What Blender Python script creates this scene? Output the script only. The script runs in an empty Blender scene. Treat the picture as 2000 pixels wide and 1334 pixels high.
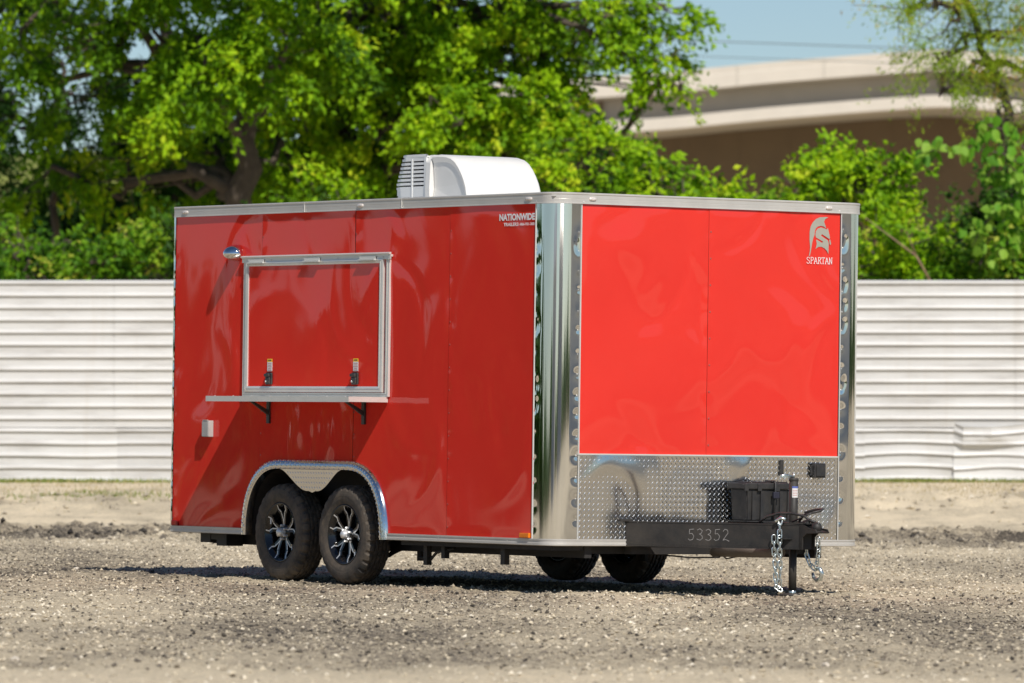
import bpy, bmesh, math, random
import numpy as np
from mathutils import Matrix, Vector

R = math.radians
scene = bpy.context.scene
COL = scene.collection
random.seed(7)
rng = np.random.default_rng(11)

# ------------------------------------------------------------------ camera, sky, sun, exposure
CAM_H = 1.0703
cam_d = bpy.data.cameras.new("camera")
cam = bpy.data.objects.new("camera", cam_d)
COL.objects.link(cam)
cam.location = (0, 0, CAM_H)
cam.rotation_euler = (R(90 + 0.80757), 0, 0)
cam_d.sensor_width = 36.0
cam_d.lens = 12908.74 / 2000 * 36
cam_d.clip_start = 1.0
cam_d.clip_end = 6000
cam_d.dof.use_dof = True
cam_d.dof.focus_distance = 44.3
cam_d.dof.aperture_fstop = 5.2
cam_d.dof.aperture_blades = 0
scene.camera = cam

# trailer frame (x forward, near side at y=-1.295, z up) -> world
TM = Matrix(((0.560067, 0.828343, 0.013144, 1.324635),
             (-0.828415, 0.560115, 0.000001, 44.650162),
             (-0.007361, -0.010889, 0.999914, 0.0),
             (0, 0, 0, 1)))
SUN_T = Vector((0.97, -0.265, 1.0))                 # towards the sun, trailer frame
SUN_W = (TM.to_3x3() @ SUN_T).normalized()
sun_el = math.asin(SUN_W.z)
sun_az = math.atan2(SUN_W.x, SUN_W.y)              # clockwise from +Y

world = bpy.data.worlds.new("World")
scene.world = world
world.use_nodes = True
wn = world.node_tree.nodes
wl = world.node_tree.links
bgn = wn["Background"]
sky = wn.new("ShaderNodeTexSky")
sky.sky_type = 'NISHITA'
sky.sun_disc = False
sky.sun_elevation = sun_el
sky.sun_rotation = sun_az
sky.altitude = 900
sky.air_density = 1.0
sky.dust_density = 0.0
sky.ozone_density = 4.5
wl.new(sky.outputs[0], bgn.inputs[0])
bgn.inputs[1].default_value = 0.074

sd = bpy.data.lights.new("sun", 'SUN')
sd.energy = 4.4
sd.angle = R(0.53)
sd.color = (1.0, 0.95, 0.88)
so = bpy.data.objects.new("sun", sd)
COL.objects.link(so)
so.location = (20, -20, 30)
so.rotation_euler = (-SUN_W).to_track_quat('-Z', 'Y').to_euler()

scene.view_settings.view_transform = 'Standard'
scene.view_settings.look = 'None'
scene.view_settings.exposure = 0.04
scene.view_settings.gamma = 1
scene.view_settings.use_curve_mapping = False
scene.cycles.max_bounces = 7
scene.cycles.glossy_bounces = 4
scene.cycles.transmission_bounces = 4
scene.cycles.transparent_max_bounces = 6
scene.cycles.use_denoising = True

# ------------------------------------------------------------------ materials
def new_mat(name):
    m = bpy.data.materials.new(name)
    m.use_nodes = True
    nt = m.node_tree
    return m, nt, nt.nodes["Principled BSDF"]

def N(nt, typ, **kw):
    n = nt.nodes.new(typ)
    for k, v in kw.items():
        if k in n.inputs:
            n.inputs[k].default_value = v
        else:
            setattr(n, k, v)
    return n

def ramp(nt, fac, stops):
    r = nt.nodes.new("ShaderNodeValToRGB")
    e = r.color_ramp.elements
    while len(e) > 1:
        e.remove(e[-1])
    e[0].position, e[0].color = stops[0][0], (*stops[0][1], 1)
    for p, c in stops[1:]:
        x = e.new(p)
        x.color = (*c, 1)
    nt.links.new(fac, r.inputs[0])
    return r.outputs[0]

def simple(name, col, rough=0.5, metal=0.0, var=0.12, scale=8.0, bump=0.0, bscale=60.0, spec=0.5, coat=0.0, dust=None):
    """colour with a little mottling, fine bump, optional dust colour (rgb, amount)"""
    m, nt, p = new_mat(name)
    L = nt.links
    tc = N(nt, "ShaderNodeTexCoord")
    nz = N(nt, "ShaderNodeTexNoise", Scale=scale, Detail=4.0, Roughness=0.6)
    L.new(tc.outputs["Object"], nz.inputs["Vector"])
    a = tuple(c * (1 - var) for c in col)
    b = tuple(min(1, c * (1 + var)) for c in col)
    c = ramp(nt, nz.outputs["Fac"], [(0.3, a), (0.7, b)])
    if dust:
        n2 = N(nt, "ShaderNodeTexNoise", Scale=scale * 0.6, Detail=6.0, Roughness=0.7)
        L.new(tc.outputs["Object"], n2.inputs["Vector"])
        mr = N(nt, "ShaderNodeMapRange")
        mr.inputs[1].default_value = 0.35
        mr.inputs[2].default_value = 0.7
        mr.inputs[4].default_value = dust[1]
        L.new(n2.outputs["Fac"], mr.inputs[0])
        mx = N(nt, "ShaderNodeMix", data_type='RGBA')
        L.new(mr.outputs[0], mx.inputs[0])
        L.new(c, mx.inputs[6])
        mx.inputs[7].default_value = (*dust[0], 1)
        c = mx.outputs[2]
    L.new(c, p.inputs["Base Color"])
    rr = N(nt, "ShaderNodeMapRange")
    rr.inputs[3].default_value = max(0.02, rough * 0.85)
    rr.inputs[4].default_value = min(1, rough * 1.15)
    L.new(nz.outputs["Fac"], rr.inputs[0])
    L.new(rr.outputs[0], p.inputs["Roughness"])
    p.inputs["Metallic"].default_value = metal
    p.inputs["Specular IOR Level"].default_value = spec
    p.inputs["Coat Weight"].default_value = coat
    if bump:
        nb = N(nt, "ShaderNodeTexNoise", Scale=bscale, Detail=3.0)
        L.new(tc.outputs["Object"], nb.inputs["Vector"])
        bp = N(nt, "ShaderNodeBump", Strength=bump, Distance=0.01)
        L.new(nb.outputs["Fac"], bp.inputs["Height"])
        L.new(bp.outputs[0], p.inputs["Normal"])
    return m

MAT = {}
MAT['red'] = simple('red_paint', (0.74, 0.039, 0.027), 0.04, 0, 0.03, 1.2, spec=0.42)
MAT['alu'] = simple('aluminium_trim', (0.60, 0.57, 0.52), 0.42, 0.35, 0.06, 5, 0.05, 40)
MAT['alu_bright'] = simple('bright_aluminium', (0.74, 0.72, 0.67), 0.30, 0.35, 0.05, 5)
MAT['chrome'] = simple('polished_steel', (0.78, 0.78, 0.77), 0.045, 1.0, 0.03, 3)
MAT['plate'] = simple('diamond_plate', (0.76, 0.75, 0.73), 0.13, 1.0, 0.05, 3)
MAT['plate_bar'] = simple('diamond_plate_ridges', (0.76, 0.76, 0.75), 0.24, 0.9, 0.04, 3)
MAT['black'] = simple('black_frame_paint', (0.014, 0.014, 0.014), 0.58, 0, 0.2, 6, 0.1, 50, dust=((0.16, 0.13, 0.10), 0.25))
MAT['black_plastic'] = simple('black_plastic', (0.022, 0.022, 0.023), 0.45, 0, 0.15, 20, 0.2, 300, dust=((0.2, 0.17, 0.13), 0.15))
MAT['dark'] = simple('underbody_black', (0.012, 0.012, 0.013), 0.7, 0, 0.2, 6, dust=((0.1, 0.08, 0.06), 0.2))
MAT['white_plastic'] = simple('white_plastic', (0.73, 0.71, 0.67), 0.38, 0, 0.03, 3)
MAT['grille_white'] = simple('grille_plastic', (0.70, 0.70, 0.68), 0.45, 0, 0.04, 3)
MAT['grille_dark'] = simple('grille_interior', (0.02, 0.02, 0.035), 0.6, 0, 0.1, 3)
MAT['tyre'] = simple('tyre_rubber', (0.030, 0.028, 0.026), 0.75, 0, 0.2, 12, 0.3, 120, dust=((0.19, 0.145, 0.10), 0.65))
MAT['rim_black'] = simple('rim_gloss_black', (0.008, 0.008, 0.009), 0.12, 0, 0.1, 8, spec=0.6)
MAT['rim_silver'] = simple('rim_machined', (0.72, 0.72, 0.71), 0.32, 0.45, 0.04, 8)
MAT['zinc'] = simple('zinc_chain', (0.66, 0.72, 0.70), 0.28, 0.9, 0.15, 30)
MAT['orange'] = simple('amber_lens', (0.85, 0.22, 0.01), 0.2, 0, 0.15, 60)
MAT['red_lens'] = simple('red_lens', (0.28, 0.005, 0.005), 0.15, 0, 0.1, 60)
MAT['clear_lens'] = simple('clear_lens', (0.75, 0.68, 0.62), 0.2, 0.2, 0.25, 90)
MAT['white_vinyl'] = simple('white_vinyl', (0.86, 0.85, 0.84), 0.35, 0, 0.03, 8)
MAT['silver_vinyl'] = simple('silver_vinyl', (0.42, 0.40, 0.33), 0.38, 0.15, 0.06, 8)
MAT['sticker_white'] = simple('sticker_white', (0.72, 0.70, 0.68), 0.5, 0, 0.03, 8)
MAT['sticker_yellow'] = simple('sticker_yellow', (0.85, 0.50, 0.02), 0.5, 0, 0.03, 8)
MAT['sticker_ink'] = simple('sticker_ink', (0.45, 0.12, 0.10), 0.5, 0, 0.03, 8)
MAT['sticker_blue'] = simple('sticker_blue', (0.10, 0.14, 0.40), 0.5, 0, 0.03, 8)
MAT['chalk'] = simple('chalk_marker', (0.30, 0.29, 0.28), 0.8, 0, 0.25, 60)
MAT['grey_tube'] = simple('dusty_grey_tube', (0.17, 0.145, 0.12), 0.6, 0, 0.1, 10)
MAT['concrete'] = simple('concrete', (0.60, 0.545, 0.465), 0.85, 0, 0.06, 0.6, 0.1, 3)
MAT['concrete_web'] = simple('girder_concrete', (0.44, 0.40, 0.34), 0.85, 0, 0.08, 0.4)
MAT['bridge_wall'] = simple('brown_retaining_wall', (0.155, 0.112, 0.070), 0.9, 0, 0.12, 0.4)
MAT['bark'] = simple('bark', (0.085, 0.065, 0.048), 0.9, 0, 0.3, 6, 0.6, 25)
MAT['twig'] = simple('dry_twig', (0.30, 0.20, 0.12), 0.9, 0, 0.2, 10)
MAT['cable'] = simple('power_cable', (0.12, 0.13, 0.14), 0.6)
MAT['grey_roof'] = simple('white_roof_membrane', (0.7, 0.7, 0.68), 0.6)

def leaf_mat(name, stops, trans=0.28):
    m, nt, p = new_mat(name)
    L = nt.links
    at = N(nt, "ShaderNodeAttribute", attribute_name="tint")
    c = ramp(nt, at.outputs["Fac"], stops)
    L.new(c, p.inputs["Base Color"])
    p.inputs["Roughness"].default_value = 0.6
    p.inputs["Specular IOR Level"].default_value = 0.22
    tr = N(nt, "ShaderNodeBsdfTranslucent")
    hs = N(nt, "ShaderNodeHueSaturation", Saturation=1.1, Value=1.25)
    L.new(c, hs.inputs["Color"])
    L.new(hs.outputs[0], tr.inputs[0])
    mx = N(nt, "ShaderNodeMixShader")
    mx.inputs[0].default_value = trans
    L.new(p.outputs[0], mx.inputs[1])
    L.new(tr.outputs[0], mx.inputs[2])
    L.new(mx.outputs[0], nt.nodes["Material Output"].inputs[0])
    return m

MAT['leaf_bright'] = leaf_mat('spring_leaves', [(0.0, (0.03, 0.085, 0.003)), (0.4, (0.15, 0.32, 0.003)), (0.75, (0.33, 0.53, 0.005)), (1.0, (0.50, 0.58, 0.02))])
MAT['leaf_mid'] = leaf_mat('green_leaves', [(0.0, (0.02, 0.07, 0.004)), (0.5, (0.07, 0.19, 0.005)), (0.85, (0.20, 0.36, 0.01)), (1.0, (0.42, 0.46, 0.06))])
MAT['leaf_willow'] = leaf_mat('olive_leaves', [(0.0, (0.14, 0.24, 0.01)), (0.5, (0.28, 0.42, 0.015)), (0.82, (0.46, 0.48, 0.04)), (1.0, (0.55, 0.34, 0.08))])
MAT['leaf_large'] = leaf_mat('broad_leaves', [(0.0, (0.05, 0.16, 0.010)), (0.6, (0.12, 0.30, 0.015)), (1.0, (0.26, 0.42, 0.05))])
MAT['leaf_dark'] = leaf_mat('shade_toned_leaves', [(0.0, (0.010, 0.035, 0.004)), (0.6, (0.028, 0.085, 0.005)), (1.0, (0.08, 0.19, 0.01))])  # dark base colour puts the shade into the back foliage
MAT['grass'] = leaf_mat('grass_blades', [(0.0, (0.10, 0.15, 0.02)), (0.5, (0.20, 0.26, 0.05)), (1.0, (0.42, 0.34, 0.15))], 0.25)

# fence paint: white, weathered, dirtier to the foot
def fence_mat():
    m, nt, p = new_mat('white_corrugated_sheet')
    L = nt.links
    tc = N(nt, "ShaderNodeTexCoord")
    mp = N(nt, "ShaderNodeMapping")
    mp.inputs["Scale"].default_value = (0.5, 1, 4)
    L.new(tc.outputs["Object"], mp.inputs[0])
    nz = N(nt, "ShaderNodeTexNoise", Scale=1.4, Detail=7.0, Roughness=0.65)
    L.new(mp.outputs[0], nz.inputs["Vector"])
    c = ramp(nt, nz.outputs["Fac"], [(0.30, (0.45, 0.43, 0.40)), (0.50, (0.61, 0.597, 0.57)), (0.75, (0.67, 0.66, 0.638))])
    mp2 = N(nt, "ShaderNodeMapping")
    mp2.inputs["Scale"].default_value = (7, 1, 0.35)
    L.new(tc.outputs["Object"], mp2.inputs[0])
    n2 = N(nt, "ShaderNodeTexNoise", Scale=1.0, Detail=4.0)
    L.new(mp2.outputs[0], n2.inputs["Vector"])
    mr = N(nt, "ShaderNodeMapRange")
    mr.inputs[1].default_value = 0.55
    mr.inputs[2].default_value = 0.8
    mr.inputs[4].default_value = 0.35
    L.new(n2.outputs["Fac"], mr.inputs[0])
    mx = N(nt, "ShaderNodeMix", data_type='RGBA')
    L.new(mr.outputs[0], mx.inputs[0])
    L.new(c, mx.inputs[6])
    mx.inputs[7].default_value = (0.50, 0.45, 0.38, 1)
    oi = N(nt, "ShaderNodeObjectInfo")
    vr = N(nt, "ShaderNodeMapRange")
    vr.inputs[3].default_value = 0.86
    vr.inputs[4].default_value = 1.03
    L.new(oi.outputs["Random"], vr.inputs[0])
    hv = N(nt, "ShaderNodeHueSaturation")
    L.new(vr.outputs[0], hv.inputs["Value"])
    L.new(mx.outputs[2], hv.inputs["Color"])
    L.new(hv.outputs[0], p.inputs["Base Color"])
    p.inputs["Roughness"].default_value = 0.42
    return m
MAT['fence'] = fence_mat()

def gravel_mat():
    m, nt, p = new_mat('gravel_ground')
    L = nt.links
    tc = N(nt, "ShaderNodeTexCoord")
    at = N(nt, "ShaderNodeAttribute", attribute_name="tone")      # 0 dark millings .. 1 pale sand
    n1 = N(nt, "ShaderNodeTexNoise", Scale=22.0, Detail=8.0, Roughness=0.75)
    L.new(tc.outputs["Object"], n1.inputs["Vector"])
    v1 = N(nt, "ShaderNodeTexVoronoi", Scale=55.0)
    L.new(tc.outputs["Object"], v1.inputs["Vector"])
    a = N(nt, "ShaderNodeMath", operation='MULTIPLY_ADD')
    L.new(n1.outputs["Fac"], a.inputs[0])
    a.inputs[1].default_value = 0.9
    sp = N(nt, "ShaderNodeSeparateColor")
    L.new(v1.outputs["Color"], sp.inputs[0])
    b = N(nt, "ShaderNodeMath", operation='MULTIPLY_ADD')
    L.new(sp.outputs[0], b.inputs[0])
    b.inputs[1].default_value = 0.34
    b.inputs[2].default_value = -0.62
    L.new(b.outputs[0], a.inputs[2])
    s = N(nt, "ShaderNodeMath", operation='ADD')
    L.new(a.outputs[0], s.inputs[0])
    L.new(at.outputs["Fac"], s.inputs[1])
    c = ramp(nt, s.outputs[0], [(0.05, (0.09, 0.076, 0.06)), (0.28, (0.30, 0.25, 0.18)), (0.50, (0.50, 0.42, 0.295)),
                               (0.8, (0.60, 0.505, 0.355)), (1.0, (0.72, 0.60, 0.42))])
    L.new(c, p.inputs["Base Color"])
    p.inputs["Roughness"].default_value = 0.95
    p.inputs["Specular IOR Level"].default_value = 0.15
    bp = N(nt, "ShaderNodeBump", Strength=0.7, Distance=0.02)
    L.new(n1.outputs["Fac"], bp.inputs["Height"])
    L.new(bp.outputs[0], p.inputs["Normal"])
    return m
MAT['gravel'] = gravel_mat()

def stone_mat():
    m, nt, p = new_mat('stones')
    L = nt.links
    at = N(nt, "ShaderNodeAttribute", attribute_name="tint")
    c = ramp(nt, at.outputs["Fac"], [(0.0, (0.05, 0.044, 0.038)), (0.28, (0.16, 0.137, 0.11)), (0.5, (0.41, 0.35, 0.26)), (0.8, (0.64, 0.55, 0.40)), (1.0, (0.78, 0.70, 0.56))])
    L.new(c, p.inputs["Base Color"])
    p.inputs["Roughness"].default_value = 0.9
    p.inputs["Specular IOR Level"].default_value = 0.2
    return m
MAT['stone'] = stone_mat()

# ------------------------------------------------------------------ mesh helpers
class MB:
    def __init__(s):
        s.v, s.f, s.sm, s.mi = [], [], [], []
    def add(s, vs, fs, smooth=False, mi=0):
        o = len(s.v)
        s.v += [tuple(v) for v in vs]
        for f in fs:
            s.f.append(tuple(i + o for i in f))
            s.sm.append(smooth)
            s.mi.append(mi)
        return s
    def box(s, a, b, bev=0.0, mi=0):
        (x0, y0, z0), (x1, y1, z1) = a, b
        if x0 > x1: x0, x1 = x1, x0
        if y0 > y1: y0, y1 = y1, y0
        if z0 > z1: z0, z1 = z1, z0
        if bev <= 0:
            vs = [(x, y, z) for x in (x0, x1) for y in (y0, y1) for z in (z0, z1)]
            fs = [(0, 1, 3, 2), (4, 6, 7, 5), (0, 4, 5, 1), (2, 3, 7, 6), (0, 2, 6, 4), (1, 5, 7, 3)]
            return s.add(vs, fs, False, mi)
        bm = bmesh.new()
        bmesh.ops.create_cube(bm, size=1)
        for v in bm.verts:
            v.co = Vector(((x0 + x1) / 2 + v.co.x * (x1 - x0), (y0 + y1) / 2 + v.co.y * (y1 - y0), (z0 + z1) / 2 + v.co.z * (z1 - z0)))
        bmesh.ops.bevel(bm, geom=bm.edges[:], offset=bev, segments=2, affect='EDGES', profile=0.6)
        s.bm(bm, mi=mi)
        return s
    def bm(s, bm, mi=0, smooth=False):
        bm.verts.index_update()
        s.add([v.co[:] for v in bm.verts], [[v.index for v in f.verts] for f in bm.faces], smooth, mi)
        bm.free()
        return s
    def tube(s, pts, rad, seg=8, cap=True, mi=0, closed=False):
        pts = [Vector(p) for p in pts]
        n = len(pts)
        rads = rad if isinstance(rad, (list, tuple)) else [rad] * n
        vs, fs = [], []
        up = None
        for i, p in enumerate(pts):
            if closed:
                d = pts[(i + 1) % n] - pts[i - 1]
            else:
                d = pts[min(i + 1, n - 1)] - pts[max(i - 1, 0)]
            d.normalize()
            if up is None:
                up = Vector((0, 0, 1)) if abs(d.z) < 0.9 else Vector((1, 0, 0))
            a = d.cross(up).normalized()
            b = a.cross(d).normalized()
            up = b
            for k in range(seg):
                t = 2 * math.pi * k / seg
                vs.append(p + (a * math.cos(t) + b * math.sin(t)) * rads[i])
        m = n if closed else n - 1
        for i in range(m):
            j = (i + 1) % n
            for k in range(seg):
                k2 = (k + 1) % seg
                fs.append((i * seg + k, j * seg + k, j * seg + k2, i * seg + k2))
        s.add(vs, fs, True, mi)
        if cap and not closed:
            o = len(s.v) - len(vs)
            s.f.append(tuple(o + k for k in range(seg))); s.sm.append(False); s.mi.append(mi)
            s.f.append(tuple(o + (n - 1) * seg + k for k in reversed(range(seg)))); s.sm.append(False); s.mi.append(mi)
        return s
    def lathe(s, prof, seg=48, axis='y', org=(0, 0, 0), mi=0, smooth=True, rmod=None, close=False):
        """prof: list of (r, a) ; spun round the axis"""
        vs, fs = [], []
        for i in range(seg):
            t = 2 * math.pi * i / seg
            c, sn = math.cos(t), math.sin(t)
            for j, (r, a) in enumerate(prof):
                if rmod: r, a = rmod(i, j, r, a)
                if axis == 'y': vs.append((org[0] + r * c, org[1] + a, org[2] + r * sn))
                elif axis == 'z': vs.append((org[0] + r * c, org[1] + r * sn, org[2] + a))
                else: vs.append((org[0] + a, org[1] + r * c, org[2] + r * sn))
        m = len(prof)
        for i in range(seg):
            i2 = (i + 1) % seg
            for j in range(m - (0 if close else 1)):
                j2 = (j + 1) % m
                fs.append((i * m + j, i2 * m + j, i2 * m + j2, i * m + j2))
        return s.add(vs, fs, smooth, mi)
    def prism(s, poly, fn, d0, d1, mi=0, smooth=False):
        """poly of (u,v); fn(u,v,d)->xyz ; extruded between depths d0 and d1"""
        n = len(poly)
        vs = [fn(u, v, d0) for u, v in poly] + [fn(u, v, d1) for u, v in poly]
        s.add(vs, [tuple(range(n)), tuple(reversed(range(n, 2 * n)))], False, mi)
        o = len(s.v) - 2 * n
        for i in range(n):
            j = (i + 1) % n
            s.f.append((o + i, o + n + i, o + n + j, o + j)); s.sm.append(smooth); s.mi.append(mi)
        return s
    def build(s, name, mats, parent=None, **props):
        me = bpy.data.meshes.new(name)
        me.from_pydata(s.v, [], s.f)
        for m in (mats if isinstance(mats, (list, tuple)) else [mats]):
            me.materials.append(m)
        me.polygons.foreach_set("use_smooth", s.sm)
        me.polygons.foreach_set("material_index", s.mi)
        bm = bmesh.new(); bm.from_mesh(me)
        bmesh.ops.recalc_face_normals(bm, faces=bm.faces)
        bm.to_mesh(me); bm.free()
        me.update()
        return link(name, me, parent, **props)

def link(name, me, parent=None, **props):
    o = bpy.data.objects.new(name, me)
    COL.objects.link(o)
    if parent is not None:
        o.parent = parent
    for k, v in props.items():
        o[k] = v
    return o

def empty(name, parent=None, loc=(0, 0, 0), **props):
    o = link(name, None, parent, **props)
    o.location = loc
    o.empty_display_size = 0.2
    return o

def np_mesh(name, V, F, mat, parent=None, smooth=False, attr=None, **props):
    """fast mesh from numpy: F is (n,k)"""
    me = bpy.data.meshes.new(name)
    n, k = F.shape
    me.vertices.add(len(V)); me.vertices.foreach_set("co", V.astype(np.float32).ravel())
    me.loops.add(n * k); me.loops.foreach_set("vertex_index", F.astype(np.int32).ravel())
    me.polygons.add(n)
    me.polygons.foreach_set("loop_start", np.arange(0, n * k, k, dtype=np.int32))
    me.update(calc_edges=True)
    me.polygons.foreach_set("use_smooth", np.full(n, smooth))
    if attr:
        for an, av in attr.items():
            a = me.attributes.new(an, 'FLOAT', 'POINT')
            a.data.foreach_set("value", av.astype(np.float32))
    me.materials.append(mat)
    me.update()
    return link(name, me, parent, **props)

def wave_noise(x, y, scale, seed, octaves=3, n=7):
    """smooth pseudo-noise from random plane waves, about -1..1"""
    r = np.random.default_rng(seed)
    out = np.zeros_like(x)
    amp = 1.0; tot = 0
    for o in range(octaves):
        for k in range(n):
            th = r.uniform(0, 2 * math.pi); ph = r.uniform(0, 2 * math.pi)
            fr = scale * 2 ** o * r.uniform(0.6, 1.5)
            out += amp * np.sin((x * math.cos(th) + y * math.sin(th)) * fr * 2 * math.pi + ph)
        tot += amp * math.sqrt(n / 2)
        amp *= 0.5
    return out / tot

# ================================================================== GROUND
def ground_h(x, y):
    f = np.clip((80 - y) / 22, 0, 1)
    f2 = np.clip((12 - np.abs(x)) / 6, 0, 1)
    tilt = (-0.01314 * (x - 1.3246) - 0.010) * f * f2
    t = np.clip((y - 67) / 17, 0, 1)
    bank = 0.46 * (t * t * (3 - 2 * t))
    return tilt + bank

def micro_h(x, y):
    e = np.clip((9.2 - np.abs(x)) / 1.0, 0, 1) * np.clip((y - 24) / 1, 0, 1) * np.clip((83.8 - y) / 1.0, 0, 1)
    m = 0.011 * wave_noise(x, y, 0.6, 3) + 0.008 * wave_noise(x, y, 3.5, 4, 3)
    # ridge of dark clods in front of the bank
    berm = np.exp(-((y - 68.2 - 0.8 * np.sin(x * 0.7)) / 2.1) ** 2)
    m = m + berm * (0.03 + 0.05 * wave_noise(x, y, 1.1, 5, 3) + 0.03 * wave_noise(x, y, 4, 6, 2))
    b2 = np.exp(-((y - 77.0) / 2.6) ** 2)
    m = m + b2 * (0.03 + 0.04 * wave_noise(x, y, 0.8, 8, 3))
    return m * e

def tone(x, y):
    """0 dark millings .. 1 pale sand"""
    t = 0.41 + 0.14 * wave_noise(x, y * 0.22, 0.22, 21, 3) + 0.09 * wave_noise(x, y * 0.35, 0.9, 22, 3)
    t = t + 0.42 * np.clip((30.3 + 0.5 * np.sin(x * 1.3) - y) / 1.4, 0, 1)            # pale sand nearest the camera
    t = t + 0.07 * np.clip((x - 0.6) / 2, 0, 1) * np.clip((60 - y) / 10, 0, 1) * np.clip((y - 40) / 8, 0, 1)
    w = wave_noise(x, y * 0.6, 0.35, 24, 2)
    t = t + 0.20 * np.exp(-((y - 61.5) / 3.5) ** 2)
    t = t - 0.27 * np.exp(-((y - 67.2 - 0.6 * w) / 2.0) ** 2)                          # dark ridge
    t = t + 0.50 * np.clip((y - 70.5 - 0.5 * w) / 1.0, 0, 1)                           # bank of pale dirt
    t = t - 0.30 * np.exp(-((y - 77.2 - 0.7 * w) / 1.6) ** 2) * (0.75 - 0.15 * np.tanh(x))
    t = t - 0.12 * np.clip((y - 82) / 2, 0, 1) + 0.20 * wave_noise(x, y * 0.6, 0.9, 29, 3) * np.clip((y - 69) / 2, 0, 1)
    return np.clip(t, 0, 1.1)

def grid_sheet(xs, ys, hf, name, mat, hole=None, **props):
    X, Y = np.meshgrid(xs, ys)
    Z = hf(X, Y)
    V = np.stack([X, Y, Z], -1).reshape(-1, 3)
    nx, ny = len(xs), len(ys)
    i, j = np.meshgrid(np.arange(nx - 1), np.arange(ny - 1))
    a = (j * nx + i).ravel()
    F = np.stack([a, a + 1, a + 1 + nx, a + nx], -1)
    if hole:
        cx = (X[:-1, :-1] + X[1:, 1:]).ravel() / 2; cy = (Y[:-1, :-1] + Y[1:, 1:]).ravel() / 2
        keep = ~((cx > hole[0]) & (cx < hole[1]) & (cy > hole[2]) & (cy < hole[3]))
        F = F[keep]
    return np_mesh(name, V, F, mat, smooth=True, attr={"tone": tone(X, Y).ravel()}, **props)

xs = np.linspace(-9.2, 9.2, 461)
ys = np.linspace(24, 84, 601)
grid_sheet(xs, ys, lambda x, y: ground_h(x, y) + micro_h(x, y), "gravel_yard", MAT['gravel'], kind='structure')
xs2 = np.concatenate([[-3000, -1000, -400, -150, -70, -40, -25], np.linspace(-18, -9.2, 9), np.linspace(-9.2, 9.2, 24)[1:-1], np.linspace(9.2, 18, 9), [25, 40, 70, 150, 400, 1000, 3000]])
ys2 = np.concatenate([[-3000, -800, -200, -60, -20, 0, 12], np.linspace(24, 84, 41), [92, 105, 130, 180, 260, 500, 1200, 3500]])
grid_sheet(xs2, ys2, ground_h, "ground", MAT['gravel'], hole=(-9.2, 9.2, 24, 84), kind='structure')

# loose stones: nobody could count them
def stones(name, n, ymin, ymax, size, flat, seed, tint, dens=None, wide=1.12):
    r = np.random.default_rng(seed)
    y = np.sqrt(r.uniform(ymin ** 2, ymax ** 2, n))
    x = r.uniform(-1, 1, n) * y * (1000 / 12908) * wide
    if dens is not None:
        k = r.uniform(0, 1, n) < dens(x, y)
        x, y = x[k], y[k]
    n = len(x)
    s = size[0] * (size[1] / size[0]) ** (r.uniform(0, 1, n) ** 2.6)
    base = np.array([[1, 0, 0], [-1, 0, 0], [0, 1, 0], [0, -1, 0], [0, 0, 1], [0, 0, -1]], float)
    V = base[None] * (0.5 * s)[:, None, None] * r.uniform(0.65, 1.3, (n, 6, 1))
    V += r.normal(0, 0.12, (n, 6, 3)) * s[:, None, None]
    V[:, :, 2] *= flat
    th = r.uniform(0, 6.28, n); c, sn = np.cos(th)[:, None], np.sin(th)[:, None]
    X = V[:, :, 0] * c - V[:, :, 1] * sn; Y = V[:, :, 0] * sn + V[:, :, 1] * c
    z = ground_h(x, y) + micro_h(x, y) + s * flat * 0.18
    P = np.stack([X + x[:, None], Y + y[:, None], V[:, :, 2] + z[:, None]], -1).reshape(-1, 3)
    f = np.array([[0, 2, 4], [2, 1, 4], [1, 3, 4], [3, 0, 4], [2, 0, 5], [1, 2, 5], [3, 1, 5], [0, 3, 5]])
    F = (f[None] + (np.arange(n) * 6)[:, None, None]).reshape(-1, 3)
    t = np.clip(tint(r, x, y, n), 0, 1)
    return np_mesh(name, P, F, MAT['stone'], attr={"tint": np.repeat(t, 6)}, kind='stuff')

def tint_g(r, x, y, n):
    return 0.20 + 0.66 * tone(x, y) + r.normal(0, 0.24, n) + (r.uniform(0, 1, n) < 0.04) * 0.3
o = stones("gravel", 150000, 26.5, 67, (0.008, 0.033), 0.72, 5, tint_g, dens=lambda x, y: np.clip((y - 27.5) / 5, 0.12, 1))
o["label"] = "loose grey and tan gravel scattered over the yard in front of the trailer"
o = stones("dirt_clods", 16000, 63.5, 80, (0.02, 0.10), 0.7, 6, lambda r, x, y, n: 0.12 + 0.60 * tone(x, y) + r.normal(0, 0.20, n),
           dens=lambda x, y: np.exp(-((y - 67.2) / 2.6) ** 2) + 0.25 * np.exp(-((y - 77) / 2.0) ** 2) + 0.02)
o["label"] = "ridge of dark dirt clods and broken asphalt at the foot of the pale bank"

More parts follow.
